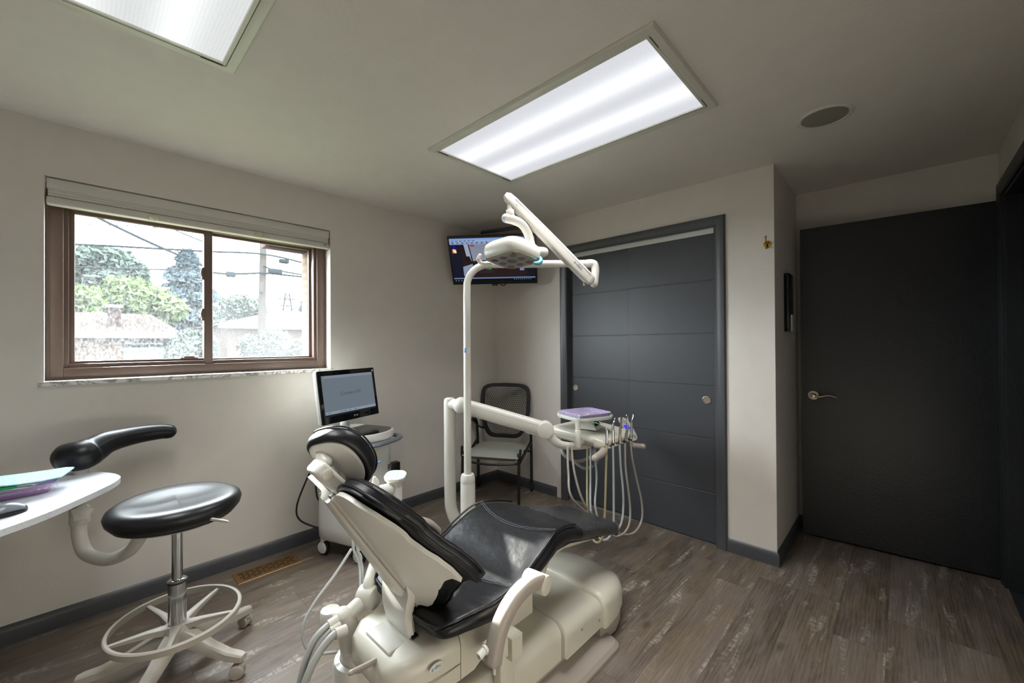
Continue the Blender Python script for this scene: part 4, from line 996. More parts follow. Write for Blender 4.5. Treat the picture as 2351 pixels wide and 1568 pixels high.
mb = MB(); mb.loft([carr(-2.032, .188, .238, .392, .04), carr(-1.98, .195, .245, .41, .05), carr(-1.90, .198, .29, .43, .05), carr(-1.78, .19, .34, .445, .04), carr(-1.55, .16, .38, .465, .04), carr(-1.42, .10, .42, .468, .02)]); mb.build('seat_carriage', M['cream'], dc, 50)
# oval maker badge
bc = Yp(1001, 1531, YC-.191); mb = MB(); mb.prism([bc+V((.026*math.cos(t), 0, .013*math.sin(t))) for t in [2*PI*k/28 for k in range(28)]], (0, -.0015, 0)); bd = mb.build('badge', M['ivory'], cg, 30)
text('a-dec', 'badge_lettering', M['blue'], bd, bc+V((0, -.0024, 0)), (1, 0, .0), (0, 0, 1), .017)
# seat and leg cushion
ST = [(-2.135, .195, .456, .030), (-2.125, .222, .470, .048), (-2.09, .240, .482, .066), (-2.01, .250, .482, .078), (-1.92, .256, .480, .085), (-1.80, .258, .500, .085), (-1.70, .258, .545, .095), (-1.62, .252, .578, .105), (-1.56, .240, .588, .105), (-1.47, .222, .575, .095), (-1.38, .208, .548, .085)]
def sec(x, hw, zt, th, dish=.012, n=28, dx=0):
    out = []
    for k in range(n):
        a = 2*PI*k/n; c, s_ = math.cos(a), math.sin(a); u = math.copysign(abs(c)**.5, c); v = math.copysign(abs(s_)**.62, s_)
        z = zt-th/2+v*th/2
        if s_ > 0: z += -dish*(1-u*u)*1.2+.004
        wr = .0035*noise.noise(V((x*9, u*3.0+5, 1)))+.0025*noise.noise(V((x*26+u*9, u*7, 3)))
        out.append(V((x+dx, YC+u*hw*(1+.0*v), z+wr)))
    return out
def interp_st(T, n):
    P = catmull([V((a, b, c)) for a, b, c, d in T], n); D = catmull([V((d, 0, 0)) for a, b, c, d in T], n); return [(p.x, p.y, p.z, d.x) for p, d in zip(P, D)]
seat_s = interp_st(ST, 6)
mb = MB(); mb.loft([sec(*s_) for s_ in seat_s]); mb.build('seat_cushion', M['leather'], dc, 80)
LG = [(-1.42, .212, .552, .08), (-1.36, .205, .532, .08), (-1.20, .198, .488, .078), (-1.08, .194, .452, .076), (-.985, .188, .424, .072), (-.965, .175, .415, .055)]
leg_s = interp_st(LG, 5)
mb = MB(); mb.loft([sec(a, b, c, d, .006) for a, b, c, d in leg_s]); mb.build('leg_cushion', M['leather'], dc, 80)
mb = MB(); mb.loft([sec(a+(.006 if a > -1 else 0), b+.004, c+.004, d+.008, .006) for a, b, c, d in leg_s[6:]]); mb.build('toe_cover', M['toefilm'], dc, 80)
mb = MB()
for dz_ in (-.018, -.05): mb.tube([V((-.958, YC-.16, .40+dz_)), V((-.95, YC-.10, .405+dz_)), V((-.95, YC+.10, .405+dz_)), V((-.958, YC+.16, .40+dz_))], .011, 8)
mb.build('toe_bolster', M['vinyl'], dc)
mb = MB(); mb.loft([[V((x, YC+s_*hw, z)) for s_ in (-1, 1)]+[V((x, YC+s_*hw*.8, z-h_)) for s_ in (1, -1)] for x, hw, z, h_ in ((-1.58, .19, .475, .05), (-1.40, .18, .462, .035), (-1.15, .16, .392, .02), (-1.05, .14, .365, .012))]); mb.build('leg_pan', M['cream'], dc, 30)
# welts and double stitching
def edge_line(T, side, dz=0.0, k0=0, k1=None, inset=.012):
    return [V((x, YC+side*(hw-inset), zt+dz)) for x, hw, zt, th in T[k0:k1]]
mb = MB()
for s_ in (-1, 1): mb.tube(edge_line(seat_s, s_, -.002), .0045, 6, 1)
mb.tube([V((-2.128, YC-.20, .462)), V((-2.139, YC-.1, .455)), V((-2.139, YC+.1, .455)), V((-2.128, YC+.20, .462))], .0045, 6); mb.build('welt', M['leather'], dc)
mb = MB()
for xc, bow in ((-1.565, .05), (-1.85, .035)):
    for dx in (-.0045, .0045):
        pts = []
        for k in range(25):
            u = lerp(-1, 1, k/24); x = xc+bow*(1-u*u)*(-1 if xc < -1.8 else -1)+dx; t = min(range(len(seat_s)), key=lambda i: abs(seat_s[i][0]-x)); hw, zt = seat_s[t][1], seat_s[t][2]
            pts.append(V((x, YC+u*(hw-.015), zt+.0055-.0144*(1-u*u)*1.0)))
        for a, b in zip(pts[:-1], pts[1:]):
            for q in range(3):
                p0 = a.lerp(b, q/3+.04); p1 = a.lerp(b, q/3+.26); mb.tube([p0, p1], .0009, 4, 1, round_end=False)
mb.build('stitching', M['thread'], dc, 0)
# strut
mb = MB(); rings = []
for x, z, hw, t in ((-2.138, .372, .072, .016), (-2.146, .41, .070, .018), (-2.152, .45, .072, .020), (-2.150, .49, .078, .022), (-2.142, .53, .082, .024), (-2.15, .57, .078, .02)):
    rings.append([V((x-t, YC-hw, z)), V((x-t*1.2, YC, z)), V((x-t, YC+hw, z)), V((x, YC+hw+.004, z)), V((x+t*.9, YC+hw-.01, z)), V((x+t*.9, YC-hw+.01, z)), V((x, YC-hw-.004, z))])
mb.loft(rings); mb.build('back_strut', M['ivory'], dc, 50)
# backrest shell and cushion: fields over (t across, v up)
def backfield(t, v, grow=0.0, off=0.0, bulge=0.0):
    A = interp([(0, .262), (.14, .258), (.28, .246), (.42, .224), (.55, .208), (.75, .205), (.88, .200), (.95, .185), (1, .165)], v)+grow
    a = t*A
    low = interp([(0, .492), (.19, .482), (.40, .486), (.50, .503), (.58, .528), (.73, .584), (.88, .630), (.95, .638), (1, .622)], abs(t))-grow*1.25
    topz = .942+grow*.6-.045*math.exp(-(t/.42)**2)-.02*abs(t)**6
    z = lerp(low, topz, v)
    f = 1.75*a*a*interp([(0, 1), (.6, .9), (1, .3)], v)
    edge = (1-abs(t)**6)*(1-abs(2*v-1)**10)
    x = -2.131-(z-.512)*.627+f
    n = V((.847, 0, .531))
    return V((x, YC+a, z))+n*(off+bulge*edge**.5)
def shell_b(u, v):
    t = 2*u-1; sp = 1/(1+math.exp(-(.235-abs(t)*(1+.1*v))*55)); return backfield(t, v, 0, -.014)-V((.847, 0, .531))*(.022*sp*(1-.3*v))
mb = MB(); mb.solid(shell_b, lambda u, v: backfield(2*u-1, v, -.002, .0), 72, 40); mb.build('back_shell', M['ivory'], dc, 50)
mb = MB()
for s_ in (-1, 1): mb.tube([backfield(s_*.262/(1+.1*v/30), v/30, 0, -.0165)-V((.847, 0, .531))*.006 for v in range(31)], .0022, 6, 1)
mb.build('shell_seam', M['creamdk'], dc)
def wrk(p): return .004*noise.noise(V((p.x*8, p.y*14, p.z*30)))
def cu_f(u, v): p = backfield(2*u-1, v, .022, .035, .028); return p+V((.847, 0, .531))*wrk(p)
def cu_b(u, v): return backfield(2*u-1, v, .020, .004, -.0)
mb = MB(); mb.solid(cu_f, cu_b, 60, 40); mb.build('back_cushion', M['leather'], dc, 80)
mb = MB(); 
for o_, g_ in ((.014, .0235), (.040, .020)):
    mb.tube([backfield(1, v/24, g_, o_) for v in range(25)], .0042, 6, 1); mb.tube([backfield(-1, v/24, g_, o_) for v in range(25)], .0042, 6, 1); mb.tube([backfield(lerp(-1, 1, t/40), 0, g_, o_) for t in range(41)], .0042, 6, 1); mb.tube([backfield(lerp(-1, 1, t/24), 1, g_, o_) for t in range(25)], .0042, 6, 1)
mb.build('back_welt', M['leather'], dc)
# headrest
U_ = V((-.60, 0, .80)).normalized(); N_ = V((U_.z, 0, -U_.x)); HR0 = (V((0, -1, 0)), U_.copy(), N_.copy()); _yaw = Matrix.Rotation(math.radians(27), 3, U_); N_ = _yaw @ N_; HC = Dp(776, 1066, 1.29); WY = _yaw @ V((0, -1, 0))
if WY.x < 0: _yaw = Matrix.Rotation(math.radians(-27), 3, U_); N_ = _yaw @ HR0[2]; WY = _yaw @ V((0, -1, 0))
def hp_(r_, a, off, hw=.090, hh=.116): 
    c, s_ = math.cos(a), math.sin(a); u = math.copysign(abs(c)**.85, c); v = math.copysign(abs(s_)**.85, s_)
    w_ = hw*(1-.10*v*(-1))  # slightly wider toward the top
    return HC+WY*(u*w_*r_)+U_*(v*hh*r_)+N_*(off+.12*(u*r_*.14)**2*10)
seg = 48; mb = MB(); mb.loft([[hp_(r_, 2*PI*k/seg, o_) for k in range(seg)] for r_, o_ in ((.02, -.004), (.84, -.004), (.93, -.008), (1.0, .004), (1.02, .020), (.99, .038), (.90, .048), (.5, .052), (.02, .048))]); mb.build('headrest_cushion', M['leather'], dc, 80)
mb = MB(); mb.loft([[hp_(r_, 2*PI*k/seg, o_) for k in range(seg)] for r_, o_ in ((.02, -.012), (.80, -.012), (.85, -.009), (.85, .002), (.02, .002))]); mb.build('headrest_plate', M['ivory'], dc, 60)
mb = MB(); mb.tube([hp_(1.0, 2*PI*k/48, .043) for k in range(48)], .003, 6, 1, closed=True); mb.build('headrest_welt', M['leather'], dc)
_a, _b, _c = HR0; HR = Matrix(((_a.x, _b.x, _c.x, 0), (_a.y, _b.y, _c.y, 0), (_a.z, _b.z, _c.z, 0), (0, 0, 0, 1)))
bcn = Dp(756, 1098, 1.235)
mb = MB(Matrix.Translation(bcn) @ HR @ Matrix.Rotation(math.radians(-4), 4, 'X')); mb.box((0, 0, 0), (.070, .132, .044), .012, seg=3); hb = mb.build('headrest_bracket', M['ivory'], dc)
BM = Matrix.Translation(bcn) @ HR @ Matrix.Rotation(math.radians(-4), 4, 'X')
mb = MB(BM); mb.box((.0352, .006, .0), (.003, .060, .024), .001, seg=1); bp = mb.build('bracket_plate', M['cream'], hb)
mb = MB(BM); mb.lathe((.035, .030, .0), (1, 0, 0), [(.016, 0), (.016, .004), (.013, .005), (.001, .005)], 24); mb.build('release_button', M['cream'], hb)
mb = MB(BM)
for y in (-.045, .045): mb.lathe((.035, y, -.008), (1, 0, 0), [(.003, 0), (.003, .001)], 10)
mb.build('screw', M['chrome'], hb)
k0 = Dp(740, 1040, 1.27); k1 = Dp(752, 1022, 1.31)
mb = MB(); mb.tube([Dp(748, 1062, 1.25), k0, k1], [.022, .020, .016], 14, 4); mb.build('upper_pivot', M['ivory'], dc)
mb = MB(); mb.tube([k1, HC+U_*.05-N_*.012], .012, 10, 1); mb.tube([Dp(770, 1050, 1.30), Dp(793, 1112, 1.29)], .008, 8, 1); mb.build('glide_rail', M['cream'], dc)
mb = MB(); mb.tube([Dp(776, 1128, 1.25), Dp(782, 1146, 1.25), Dp(792, 1160, 1.26)], [.024, .026, .028], 14, 4, flat=.6); mb.build('neck_joint', M['ivory'], dc)
mb = MB(); mb.box(Dp(768, 1139, 1.235), (.03, .03, .012), .004); mb.tube([Dp(762, 1134, 1.23), Dp(778, 1150, 1.22), Dp(788, 1150, 1.22)], .003, 8); mb.build('latch_wire', M['chrome'], dc)
# near armrest: a flat-sided arc with a round pivot cap
def arc(y, pts, r): return [Yp(px, py, y) for px, py in pts]
ap = [(1131, 1527), (1137, 1480), (1153, 1425), (1180, 1375), (1212, 1342), (1240, 1331)]
pts = catmull(arc(-2.025, ap, 0), 6); rings = []
W_ = [.020, .024, .026, .026, .026, .025, .024]
for i, p in enumerate(pts):
    T_ = (pts[min(i+1, len(pts)-1)]-pts[max(i-1, 0)]).normalized(); B_ = V((0, 1, 0)); Nn = T_.cross(B_).normalized(); t = i/(len(pts)-1); w_ = .024 if i else .014; d_ = .027 if i else .016
    rings.append([p+Nn*(w_*math.copysign(abs(math.cos(a))**.6, math.cos(a)))+B_*(d_*math.copysign(abs(math.sin(a))**.6, math.sin(a))) for a in [2*PI*k/20 for k in range(20)]])
mb = MB(); mb.loft(rings); arm = mb.build('armrest', M['creamdk'], dc, 60)
cp = Yp(1246, 1340, -2.03); MB().cyl(cp+V((-.012, .07, 0)), cp+V((0, -.022, 0)), .034, bev=.006, seg=32).build('pivot_cap', M['cream'], arm)
fp = [(1003, 1219), (985, 1203), (960, 1196), (930, 1195), (895, 1203)]
pts = catmull([Yp(a, b, -1.395) for a, b in fp], 6); rings = []
for i, p in enumerate(pts):
    T_ = (pts[min(i+1, len(pts)-1)]-pts[max(i-1, 0)]).normalized(); B_ = V((0, 1, 0)); Nn = T_.cross(B_).normalized()
    rings.append([p+Nn*(.020*math.cos(a))+B_*(.027*math.sin(a)) for a in [2*PI*k/16 for k in range(16)]])
MB().loft(rings).build('armrest', M['creamdk'], dc, 60)
mb = MB(); mb.tube([Yp(1003, 1219, -1.395), V((-1.80, -1.45, .42)), V((-1.80, -1.55, .40))], .02, 10); mb.build('arm_mount', M['cream'], dc)
# junction box and connectors on the near side
j1 = Yp(1180, 1487, -2.005); j2 = Yp(1143, 1500, -2.0)
mb = MB(); mb.box(j1+V((.004, .012, .006)), (.052, .05, .078), .002, seg=1); jb = mb.build('junction_box', M['cream'], dc)
mb = MB(); mb.box(j2+V((.0, .012, .008)), (.075, .05, .062), .003, seg=1); mb.build('junction_box', M['cream'], dc)
mb = MB()
for k, (a, b) in enumerate(((1178, 1471), (1188, 1462), (1160, 1478))): mb.box(Yp(a, b, -2.0)+V((0, 0, .0)), (.004, .004, .004))
mb.build('screw', M['dark'], jb, 0)
p = Yp(1100, 1505, -2.01); mb = MB(); mb.lathe(p+V((.03, .0, .006)), (-1, 0, -.25), [(.014, 0), (.016, .008), (.012, .01), (.012, .034), (.009, .034), (.009, .02), (.0005, .02)], 20); mb.build('hose_coupling', M['white'], jb)
MB().cyl(Yp(1135, 1530, -1.995), Yp(1135, 1548, -1.995), .005).build('drain_nipple', M['white'], jb)
mb = MB(); mb.bx((j1.x-.05, -1.99, .10), (j1.x+.02, -1.955, j1.z), .004); mb.build('box_bracket', M['cream'], jb)
# rear lever and coiled tubing under the carriage
a_ = Yp(806, 1544, -1.76); b_ = Yp(872, 1514, -1.74); d_ = (b_-a_); mb = MB(); mb.tube([a_, a_.lerp(b_, .5), b_, V((-2.20, -1.70, .27))], [.010, .012, .013, .013], 10, flat=.75); mb.build('rear_lever', M['creamdk'], dc)
mb = MB()
for k in range(3): mb.tube([Yp(905+k*4, 1555, -1.74), Yp(888-k*3, 1560, -1.72), Yp(860-k*4, 1552, -1.70), Yp(862-k*5, 1530+k*3, -1.68), Yp(880, 1520, -1.66), Yp(890-k*2, 1540, -1.66)], .006, 8)
mb.build('coiled_tubing', M['hosewhite'], dc)

# ================================================================== ASSISTANT CONSOLE behind the chair back
AY = -1.50
c0 = Yp(833, 1540, AY); ac = thing('assistant_console', 'ivory jointed suction column with touchpad behind the chair back', 'dental suction unit', (c0.x, AY, 0))
dz = Yp(833, 1497, AY).z
MB().lathe((c0.x, AY, 0), (0, 0, 1), [(.10, 0.002), (.103, .02), (.103, dz-.02), (.098, dz-.004), (.080, dz), (.078, dz-.01), (.0005, dz-.01)], 40).build('drum', M['ivory'], ac)
cz = Yp(833, 1478, AY).z; mb = MB(); mb.lathe((c0.x-.002, AY, dz-.015), (0, 0, 1), [(.076, 0), (.076, cz-dz+.02), (.068, cz-dz+.03), (.0005, cz-dz+.03)], 40); mb.build('collar', M['ivory'], ac)
a_, b_ = Yp(812, 1478, AY), Yp(786, 1412, AY); mb = MB(); mb.tube([a_-(b_-a_)*.1, a_.lerp(b_, .5), b_], [.050, .040, .033], 28, 4, round_end=False); mb.ball(b_+V((0, 0, .002)), .033, 1, 1, .75); mb.build('tilted_post', M['ivory'], ac)
p = Yp(758, 1405, AY+.08); MB().cyl(p-V((0, 0, .05)), p+V((0, 0, .012)), .034, bev=.006, seg=32).build('filter_canister', M['ivory'], ac)
e = Yp(846, 1368, AY); mb = MB(); mb.cyl(e+V((-.012, .03, 0)), e+V((.014, -.034, 0)), .042, bev=.008, seg=36); mb.build('elbow_disc', M['ivory'], ac)
MB().tube([b_.lerp(a_, .12), e.lerp(b_, .1)], .027, 18, 1).build('lower_link', M['ivory'], ac)
w2 = Yp(903, 1178, -1.31)
MB().tube([e+V((0, .0, .02)), Yp(852, 1325, -1.48), Yp(880, 1240, -1.36), w2], .024, 16).build('upper_link', M['ivory'], ac)
mb = MB(); n_ = (CAM-w2).normalized(); mb.cyl(w2-n_*.022+V((0, 0, 0)), w2+n_*.02, .040, bev=.006, seg=32); mb.build('wrist_disc', M['ivory'], ac)
p0, p1, p2 = Yp(909, 1172, -1.30), Yp(908, 1146, -1.30), Yp(907, 1116, -1.30)
mb = MB(); mb.cyl(p0, p1, .026, .028); mb.cyl(p1+V((0, 0, .001)), p2, .030, .030); mb.lathe(p2, (0, 0, 1), [(.028, 0), (.029, .012), (.040, .026), (.046, .034)], 32); mb.build('touchpad_post', M['ivory'], ac)
tp = Yp(908, 1093, -1.30); TPM = Matrix.Translation(tp) @ Matrix.Rotation(math.radians(-46.5), 4, 'Z') @ Matrix.Rotation(math.radians(12), 4, 'X')
mb = MB(TPM); mb.loft([[V((x, y, z)) for x, y in rr(w_, d_, r_, 6)] for w_, d_, r_, z in ((.066, .052, .024, -.018), (.094, .082, .034, -.002), (.096, .084, .034, .004), (.088, .076, .030, .008))]); tpd = mb.build('touchpad', M['white'], ac, 40)
for i in range(4):
    for j in range(3):
        if (i, j) in ((0, 0), (3, 2)): continue
        x, y = -.027+i*.018, -.020+j*.018; MB(TPM).lathe((x, y, .0082), (0, 0, 1), [(.0048, 0), (.0045, .0006)], 12).build('key_mark', M['blue'] if (i+j) % 2 else M['tealtip'], tpd)
MB().tube([Yp(893, 1124, -1.31), Yp(872, 1129, -1.33), Yp(845, 1141, -1.36)], [.026, .026, .024], 16, 4).build('holder_bar', M['ivory'], ac)
q = Yp(862, 1122, -1.34); MB().tube([q, Yp(862, 1108, -1.34), Yp(860, 1097, -1.34)], [.018, .016, .008], 16, 4, flat=.8).build('suction_handpiece', M['ivory'], ac)
MB().tube([Yp(849, 1110, -1.34), Yp(849, 1083, -1.34), Yp(862, 1065, -1.34)], .0042, 8, 4).build('saliva_straw', M['white'], ac); MB().tube([Yp(862, 1065, -1.34), Yp(872, 1060, -1.34)], .0042, 8, 1).build('straw_tip', M['blue'], ac)
for k, (hp, r_) in enumerate(((((770, 1426), (752, 1437), (725, 1465), (704, 1510), (690, 1562), (684, 1610)), .0115), (((776, 1438), (757, 1450), (730, 1485), (712, 1530), (700, 1575), (694, 1610)), .008), (((788, 1448), (767, 1457), (742, 1485), (718, 1525), (700, 1570), (690, 1610)), .0125))):
    P = [Yp(a, b, AY-.02-.02*k) for a, b in hp]; h_ = MB().tube(P, r_, 12).build('suction_hose', M['hosegrey'], ac)
    MB().tube([P[0]-(P[1]-P[0])*.3, P[0].lerp(P[1], .9)], r_+.005, 14, 1, round_end=False).build('hose_cuff', M['ivory'], h_)
MB().tube([Yp(806, 1262, -1.32), Yp(770, 1318, -1.34), Yp(722, 1384, -1.36), Yp(697, 1435, -1.38), Yp(699, 1478, -1.40), Yp(722, 1500, -1.42), Yp(772, 1497, -1.46)], .0055, 10).build('thin_tube', M['hosegrey'], ac)
for dx in (0, 9): MB().tube([Yp(806+dx, 1200, -1.30), Yp(812+dx, 1262, -1.32), Yp(826+dx*.6, 1300, -1.35), Yp(828+dx*.6, 1350, -1.42)], .006, 8).build('riser_hose', M['hosegrey'], ac)

# ================================================================== DENTAL LIGHT
PD = 2.40; PP = Dp(1073, 900, PD)
dl = thing('dental_light', 'white overhead dental light on a tall bent post', 'dental light', (PP.x, PP.y, 0))
up_ = Dp(1078, 660, PD); ZA = Dp(1150, 607, PD).z
e1 = Dp(1362, 609, PD-.01)
hd = (e1-V((PP.x, PP.y, ZA))); hd.z = 0; hd.normalize()
bend = [V((PP.x, PP.y, ZA-.18))]
for k in range(1, 9): a = PI/2*k/8; bend.append(V((PP.x, PP.y, ZA-.13))+hd*(.13*(1-math.cos(a)))+V((0, 0, .13*math.sin(a))))
L_e = (V((e1.x, e1.y, 0))-V((PP.x, PP.y, 0))).length
MB().tube([V((PP.x, PP.y, .50))]+[V((PP.x, PP.y, 1.0))]+bend+[V((PP.x, PP.y, ZA))+hd*.3, V((PP.x, PP.y, ZA))+hd*(L_e-.03)], .0215, 20, 1).build('post', M['ivory'], dl, 60)
bz = Dp(1069, 1088, PD).z; bs = Dp(1069, 1108, PD).z
mb = MB(); mb.lathe((PP.x, PP.y, .02), (0, 0, 1), [(.043, 0), (.043, bs-.02), (.0425, bs-.018), (.043, bs-.016), (.042, bz-.04), (.036, bz-.02), (.024, bz-.018)], 32); mb.build('bell_cover', M['ivory'], dl)
MB().lathe((PP.x, PP.y, .0), (0, 0, 1), [(.11, .002), (.11, .02), (.10, .03), (.05, .035)], 32).build('foot', M['creamdk'], dl)
bl = Dp(1067, 805, PD-.022); MB().cyl((PP.x, PP.y, bl.z-.018), (PP.x, PP.y, bl.z+.018), .0219, seg=20).build('joint_ring', M['white'], dl)
mb = MB(); mb.box(Dp(1067, 804, PD-.022), (.005, .012, .028), .001); mb.build('blue_sticker', M['blue'], dl)
eb = V((PP.x, PP.y, ZA))+hd*(L_e-.035); mb = MB(); mb.tube([eb, V((PP.x, PP.y, ZA))+hd*(L_e-.005), V((PP.x, PP.y, ZA-.012))+hd*(L_e+.008), V((PP.x, PP.y, ZA-.05))+hd*(L_e+.012), Dp(1364, 652, PD-.01)], .0235, 18, 5); mb.build('elbow', M['ivory'], dl)
# sprung arm
A0, A1 = Dp(1352, 641, PD-.05), Dp(1171, 458, 2.20)
T_ = (A1-A0).normalized(); Sd = T_.cross(V((0, 0, 1))).normalized(); Nn = Sd.cross(T_).normalized(); rings = []
LA = (A1-A0).length
for t, h_, w_ in ((-.045, .018, .012), (-.03, .026, .020), (0, .032, .023), (.3, .033, .024), (.62, .032, .024), (.85, .029, .023), (.97, .028, .022), (1.03, .024, .020), (1.06, .012, .012)):
    c = A0+(A1-A0)*t; rings.append([c+Nn*(h_*math.copysign(abs(math.cos(a))**.45, math.cos(a)))+Sd*(w_*math.copysign(abs(math.sin(a))**.45, math.sin(a))) for a in [2*PI*k/24 for k in range(24)]])
fa = MB().loft(rings).build('flex_arm', M['ivory'], dl, 50)
sd = Sd if Sd.dot(CAM-A0) > 0 else -Sd
MB().tube([A0.lerp(A1, .02)+sd*.0235+Nn*.016, A0.lerp(A1, .97)+sd*.0225+Nn*.014], .0011, 6, 1).build('arm_seam', M['creamdk'], fa)
q = A0.lerp(A1, .93)+sd*.022-Nn*.004; MB().lathe(q, sd, [(.004, 0), (.004, .0015)], 12).build('screw', M['grey'], fa)
q = A0.lerp(A1, .07)+sd*.0245+Nn*.002; text('a-dec', 'arm_lettering', M['midgrey'], fa, q+(A1-A0)*.1, (A0-A1).normalized() if (A0-A1).dot(_r) > 0 else (A1-A0).normalized(), Nn, .030)
q = Dp(1346, 643, PD-.05)-Nn*.018; MB().cyl(q, q-V((0, 0, .02)), .009, bev=.002).build('tension_knob', M['creamdk'], fa)
d0, d1 = Dp(1170, 462, 2.20), Dp(1171, 482, 2.20)
mb = MB(); mb.cyl(d0, d1, .0145); mb.cyl(d1, Dp(1172, 497, 2.20), .0225, bev=.003); mb.build('drop_tube', M['ivory'], dl)
yk = [Dp(1161, 501, 2.19), Dp(1178, 505, 2.20), Dp(1198, 515, 2.22), Dp(1211, 534, 2.24), Dp(1218, 556, 2.25), Dp(1222, 572, 2.24)]
ykm = MB().tube(yk, [.025, .025, .024, .024, .023, .022], 20, 6, flat=.85).build('yoke', M['ivory'], dl)
q = Dp(1159, 502, 2.165); mb = MB()
for k in range(3): mb.box(q+V((-.006, -.001, .004-k*.010)), (.006, .006, .006), .002)
mb.build('blue_sticker', M['blue'], ykm)
HM = Matrix.Translation(Dp(1176, 582, 2.21)) @ Matrix.Rotation(math.radians(-13), 4, _r0) @ Matrix.Rotation(math.radians(2), 4, 'Z') @ Matrix.Rotation(math.radians(5), 4, 'X') @ Matrix.Rotation(math.radians(-3), 4, 'Y')
def sqr(w_, r_, z, ox=0, oy=0): return [V((x+ox, y+oy, z)) for x, y in rr(w_, w_, r_, 7)]
mb = MB(HM); mb.loft([sqr(.232, .055, -.034), sqr(.246, .06, -.026), sqr(.252, .062, .004), sqr(.243, .06, .032), sqr(.212, .06, .048), sqr(.12, .05, .053)]); hd_ = mb.build('head_housing', M['ivory'], dl, 50)
mb = MB(HM); mb.loft([sqr(.222, .05, -.0345), sqr(.222, .05, -.040), sqr(.212, .05, -.043)]); ln = mb.build('lens_cover', M['creamdk'], dl, 40)
mb = MB(HM); mb.tube(sqr(.226, .052, -.037), .0032, 6, 1, closed=True); mb.build('lens_rim', M['clearplastic'], ln)
spots = [(x, y) for x in (-.066, 0, .066) for y in (-.066, 0, .066)]
for (x, y) in spots:
    big = (x == 0 and y == 0); r_ = .030 if big else .021
    MB(HM).lathe((x, y, -.0432), (0, 0, -1), [(r_, 0), (r_*.9, .002), (r_*.3, -.0), (.0005, .0)], 20).build('reflector', M['midgrey'], ln)
for (x, y, m_) in ((.095, .095, 'brass'), (.095, -.095, 'brass'), (-.095, -.095, 'brass'), (-.095, .095, 'steel')): MB(HM).lathe((x*.93, y*.93, -.0432), (0, 0, -1), [(.010, 0), (.009, .002), (.001, .002)], 14).build('corner_lamp', M[m_], ln)
mb = MB(HM); mb.tube([(.118, .09, .022), (.128, .04, .024), (.128, -.06, .024), (.118, -.125, .014)], [.022, .034, .037, .026], 16, 6, flat=.95); hs_ = mb.build('side_grip', M['ivory'], dl, 60)
mb = MB(HM); mb.tube([(.163, .0, .028), (.164, -.08, .028)], .0085, 10, 1, flat=.5); mb.build('grip_inlay', M['grey'], hs_)
MB().tube([Dp(1102, 586, 2.20), Dp(1099, 594, 2.20), Dp(1103, 602, 2.20), Dp(1113, 606, 2.19), Dp(1126, 607, 2.18)], [.010, .013, .011, .008, .008], 12, 5).build('front_handle', M['ivory'], dl)
mb = MB(); mb.tube([Dp(1240, 592, 2.19), Dp(1242, 599, 2.18), Dp(1236, 604, 2.17), Dp(1227, 604, 2.16)], [.009, .012, .012, .008], 12, 5); mb.build('tip_handle', M['tealtip'], dl)

# ================================================================== DELIVERY UNIT
VP = Dp(1033, 1000, 2.56)
du = thing('delivery_unit', 'white delivery arm carrying the handpiece console and tray plate', 'dental delivery unit', (VP.x, VP.y, 0))
zt = Dp(1033, 914, 2.56).z; zs = Dp(1033, 979, 2.56).z
b3 = Dp(1046, 1190, 2.45)
MB().tube([V((VP.x, VP.y, zs)), V((VP.x, VP.y, .45)), V((VP.x+.004, VP.y-.01, .32)), V((VP.x+.03, VP.y-.06, .22)), V((VP.x+.05, VP.y-.16, .15))], .0365, 24, 6).build('lower_post', M['ivory'], du, 60)
MB().lathe((VP.x, VP.y, zs+.002), (0, 0, 1), [(.037, 0), (.037, zt-zs-.02), (.033, zt-zs-.006), (.022, zt-zs)], 28).build('upper_post', M['ivory'], du)
mb = MB(); mb.cyl((VP.x+.05, VP.y-.14, 0.002), (VP.x+.05, VP.y-.14, .17), .055, bev=.01); mb.build('post_foot', M['creamdk'], du)
K0, K1 = Dp(1060, 931, 2.50), Dp(1252, 986, 2.47)
mb = MB(); mb.ball(K0, .052, 1, 1, 1); mb.tube([V((VP.x, VP.y, zt-.035)), K0], .034, 16, 1); mb.build('shoulder_joint', M['ivory'], du)
T_ = (K1-K0).normalized(); Sd = T_.cross(V((0, 0, 1))).normalized(); Nn = Sd.cross(T_).normalized(); sd = Sd if Sd.dot(CAM-K0) > 0 else -Sd; rings = []
for t, h_ in ((.0, .036), (.1, .045), (.5, .046), (.9, .045), (1.0, .044)):
    c = K0.lerp(K1, t); rings.append([c+Nn*(h_*math.copysign(abs(math.cos(a))**.75, math.cos(a)))+Sd*(.038*math.copysign(abs(math.sin(a))**.75, math.sin(a))) for a in [2*PI*k/28 for k in range(28)]])
fa = MB().loft(rings).build('flex_arm', M['ivory'], du, 50)
MB().tube([K0.lerp(K1, .08)+sd*.036+Nn*.018, K0.lerp(K1, .97)+sd*.036+Nn*.018], .0012, 6, 1).build('arm_seam', M['creamdk'], fa)
q = K0.lerp(K1, .83)+sd*.0375-Nn*.002; MB().lathe(q, sd, [(.0095, 0), (.0095, .0012), (.008, .0016), (.001, .0016)], 20).build('arm_plug', M['ivory'], fa)
q = K0.lerp(K1, .90)-Nn*.036+sd*.01; MB().tube([K0.lerp(K1, .80)-Nn*.036+sd*.012, K0.lerp(K1, .98)-Nn*.036+sd*.012], .014, 10, 1).build('release_panel', M['ivory'], fa)
MB().cyl(K1-sd*.04, K1+sd*.042, .050, bev=.008, seg=36).build('elbow_joint', M['ivory'], du)
MB().tube([K1, Dp(1272, 1012, 2.48), Dp(1292, 1022, 2.50), Dp(1322, 1024, 2.53), Dp(1352, 1021, 2.58)], [.030, .027, .024, .023, .022], 18, 6).build('swan_arm', M['ivory'], du, 60)
x0, x1, yf, yb = -.800, -.420, -1.672, -1.285
mb = MB()
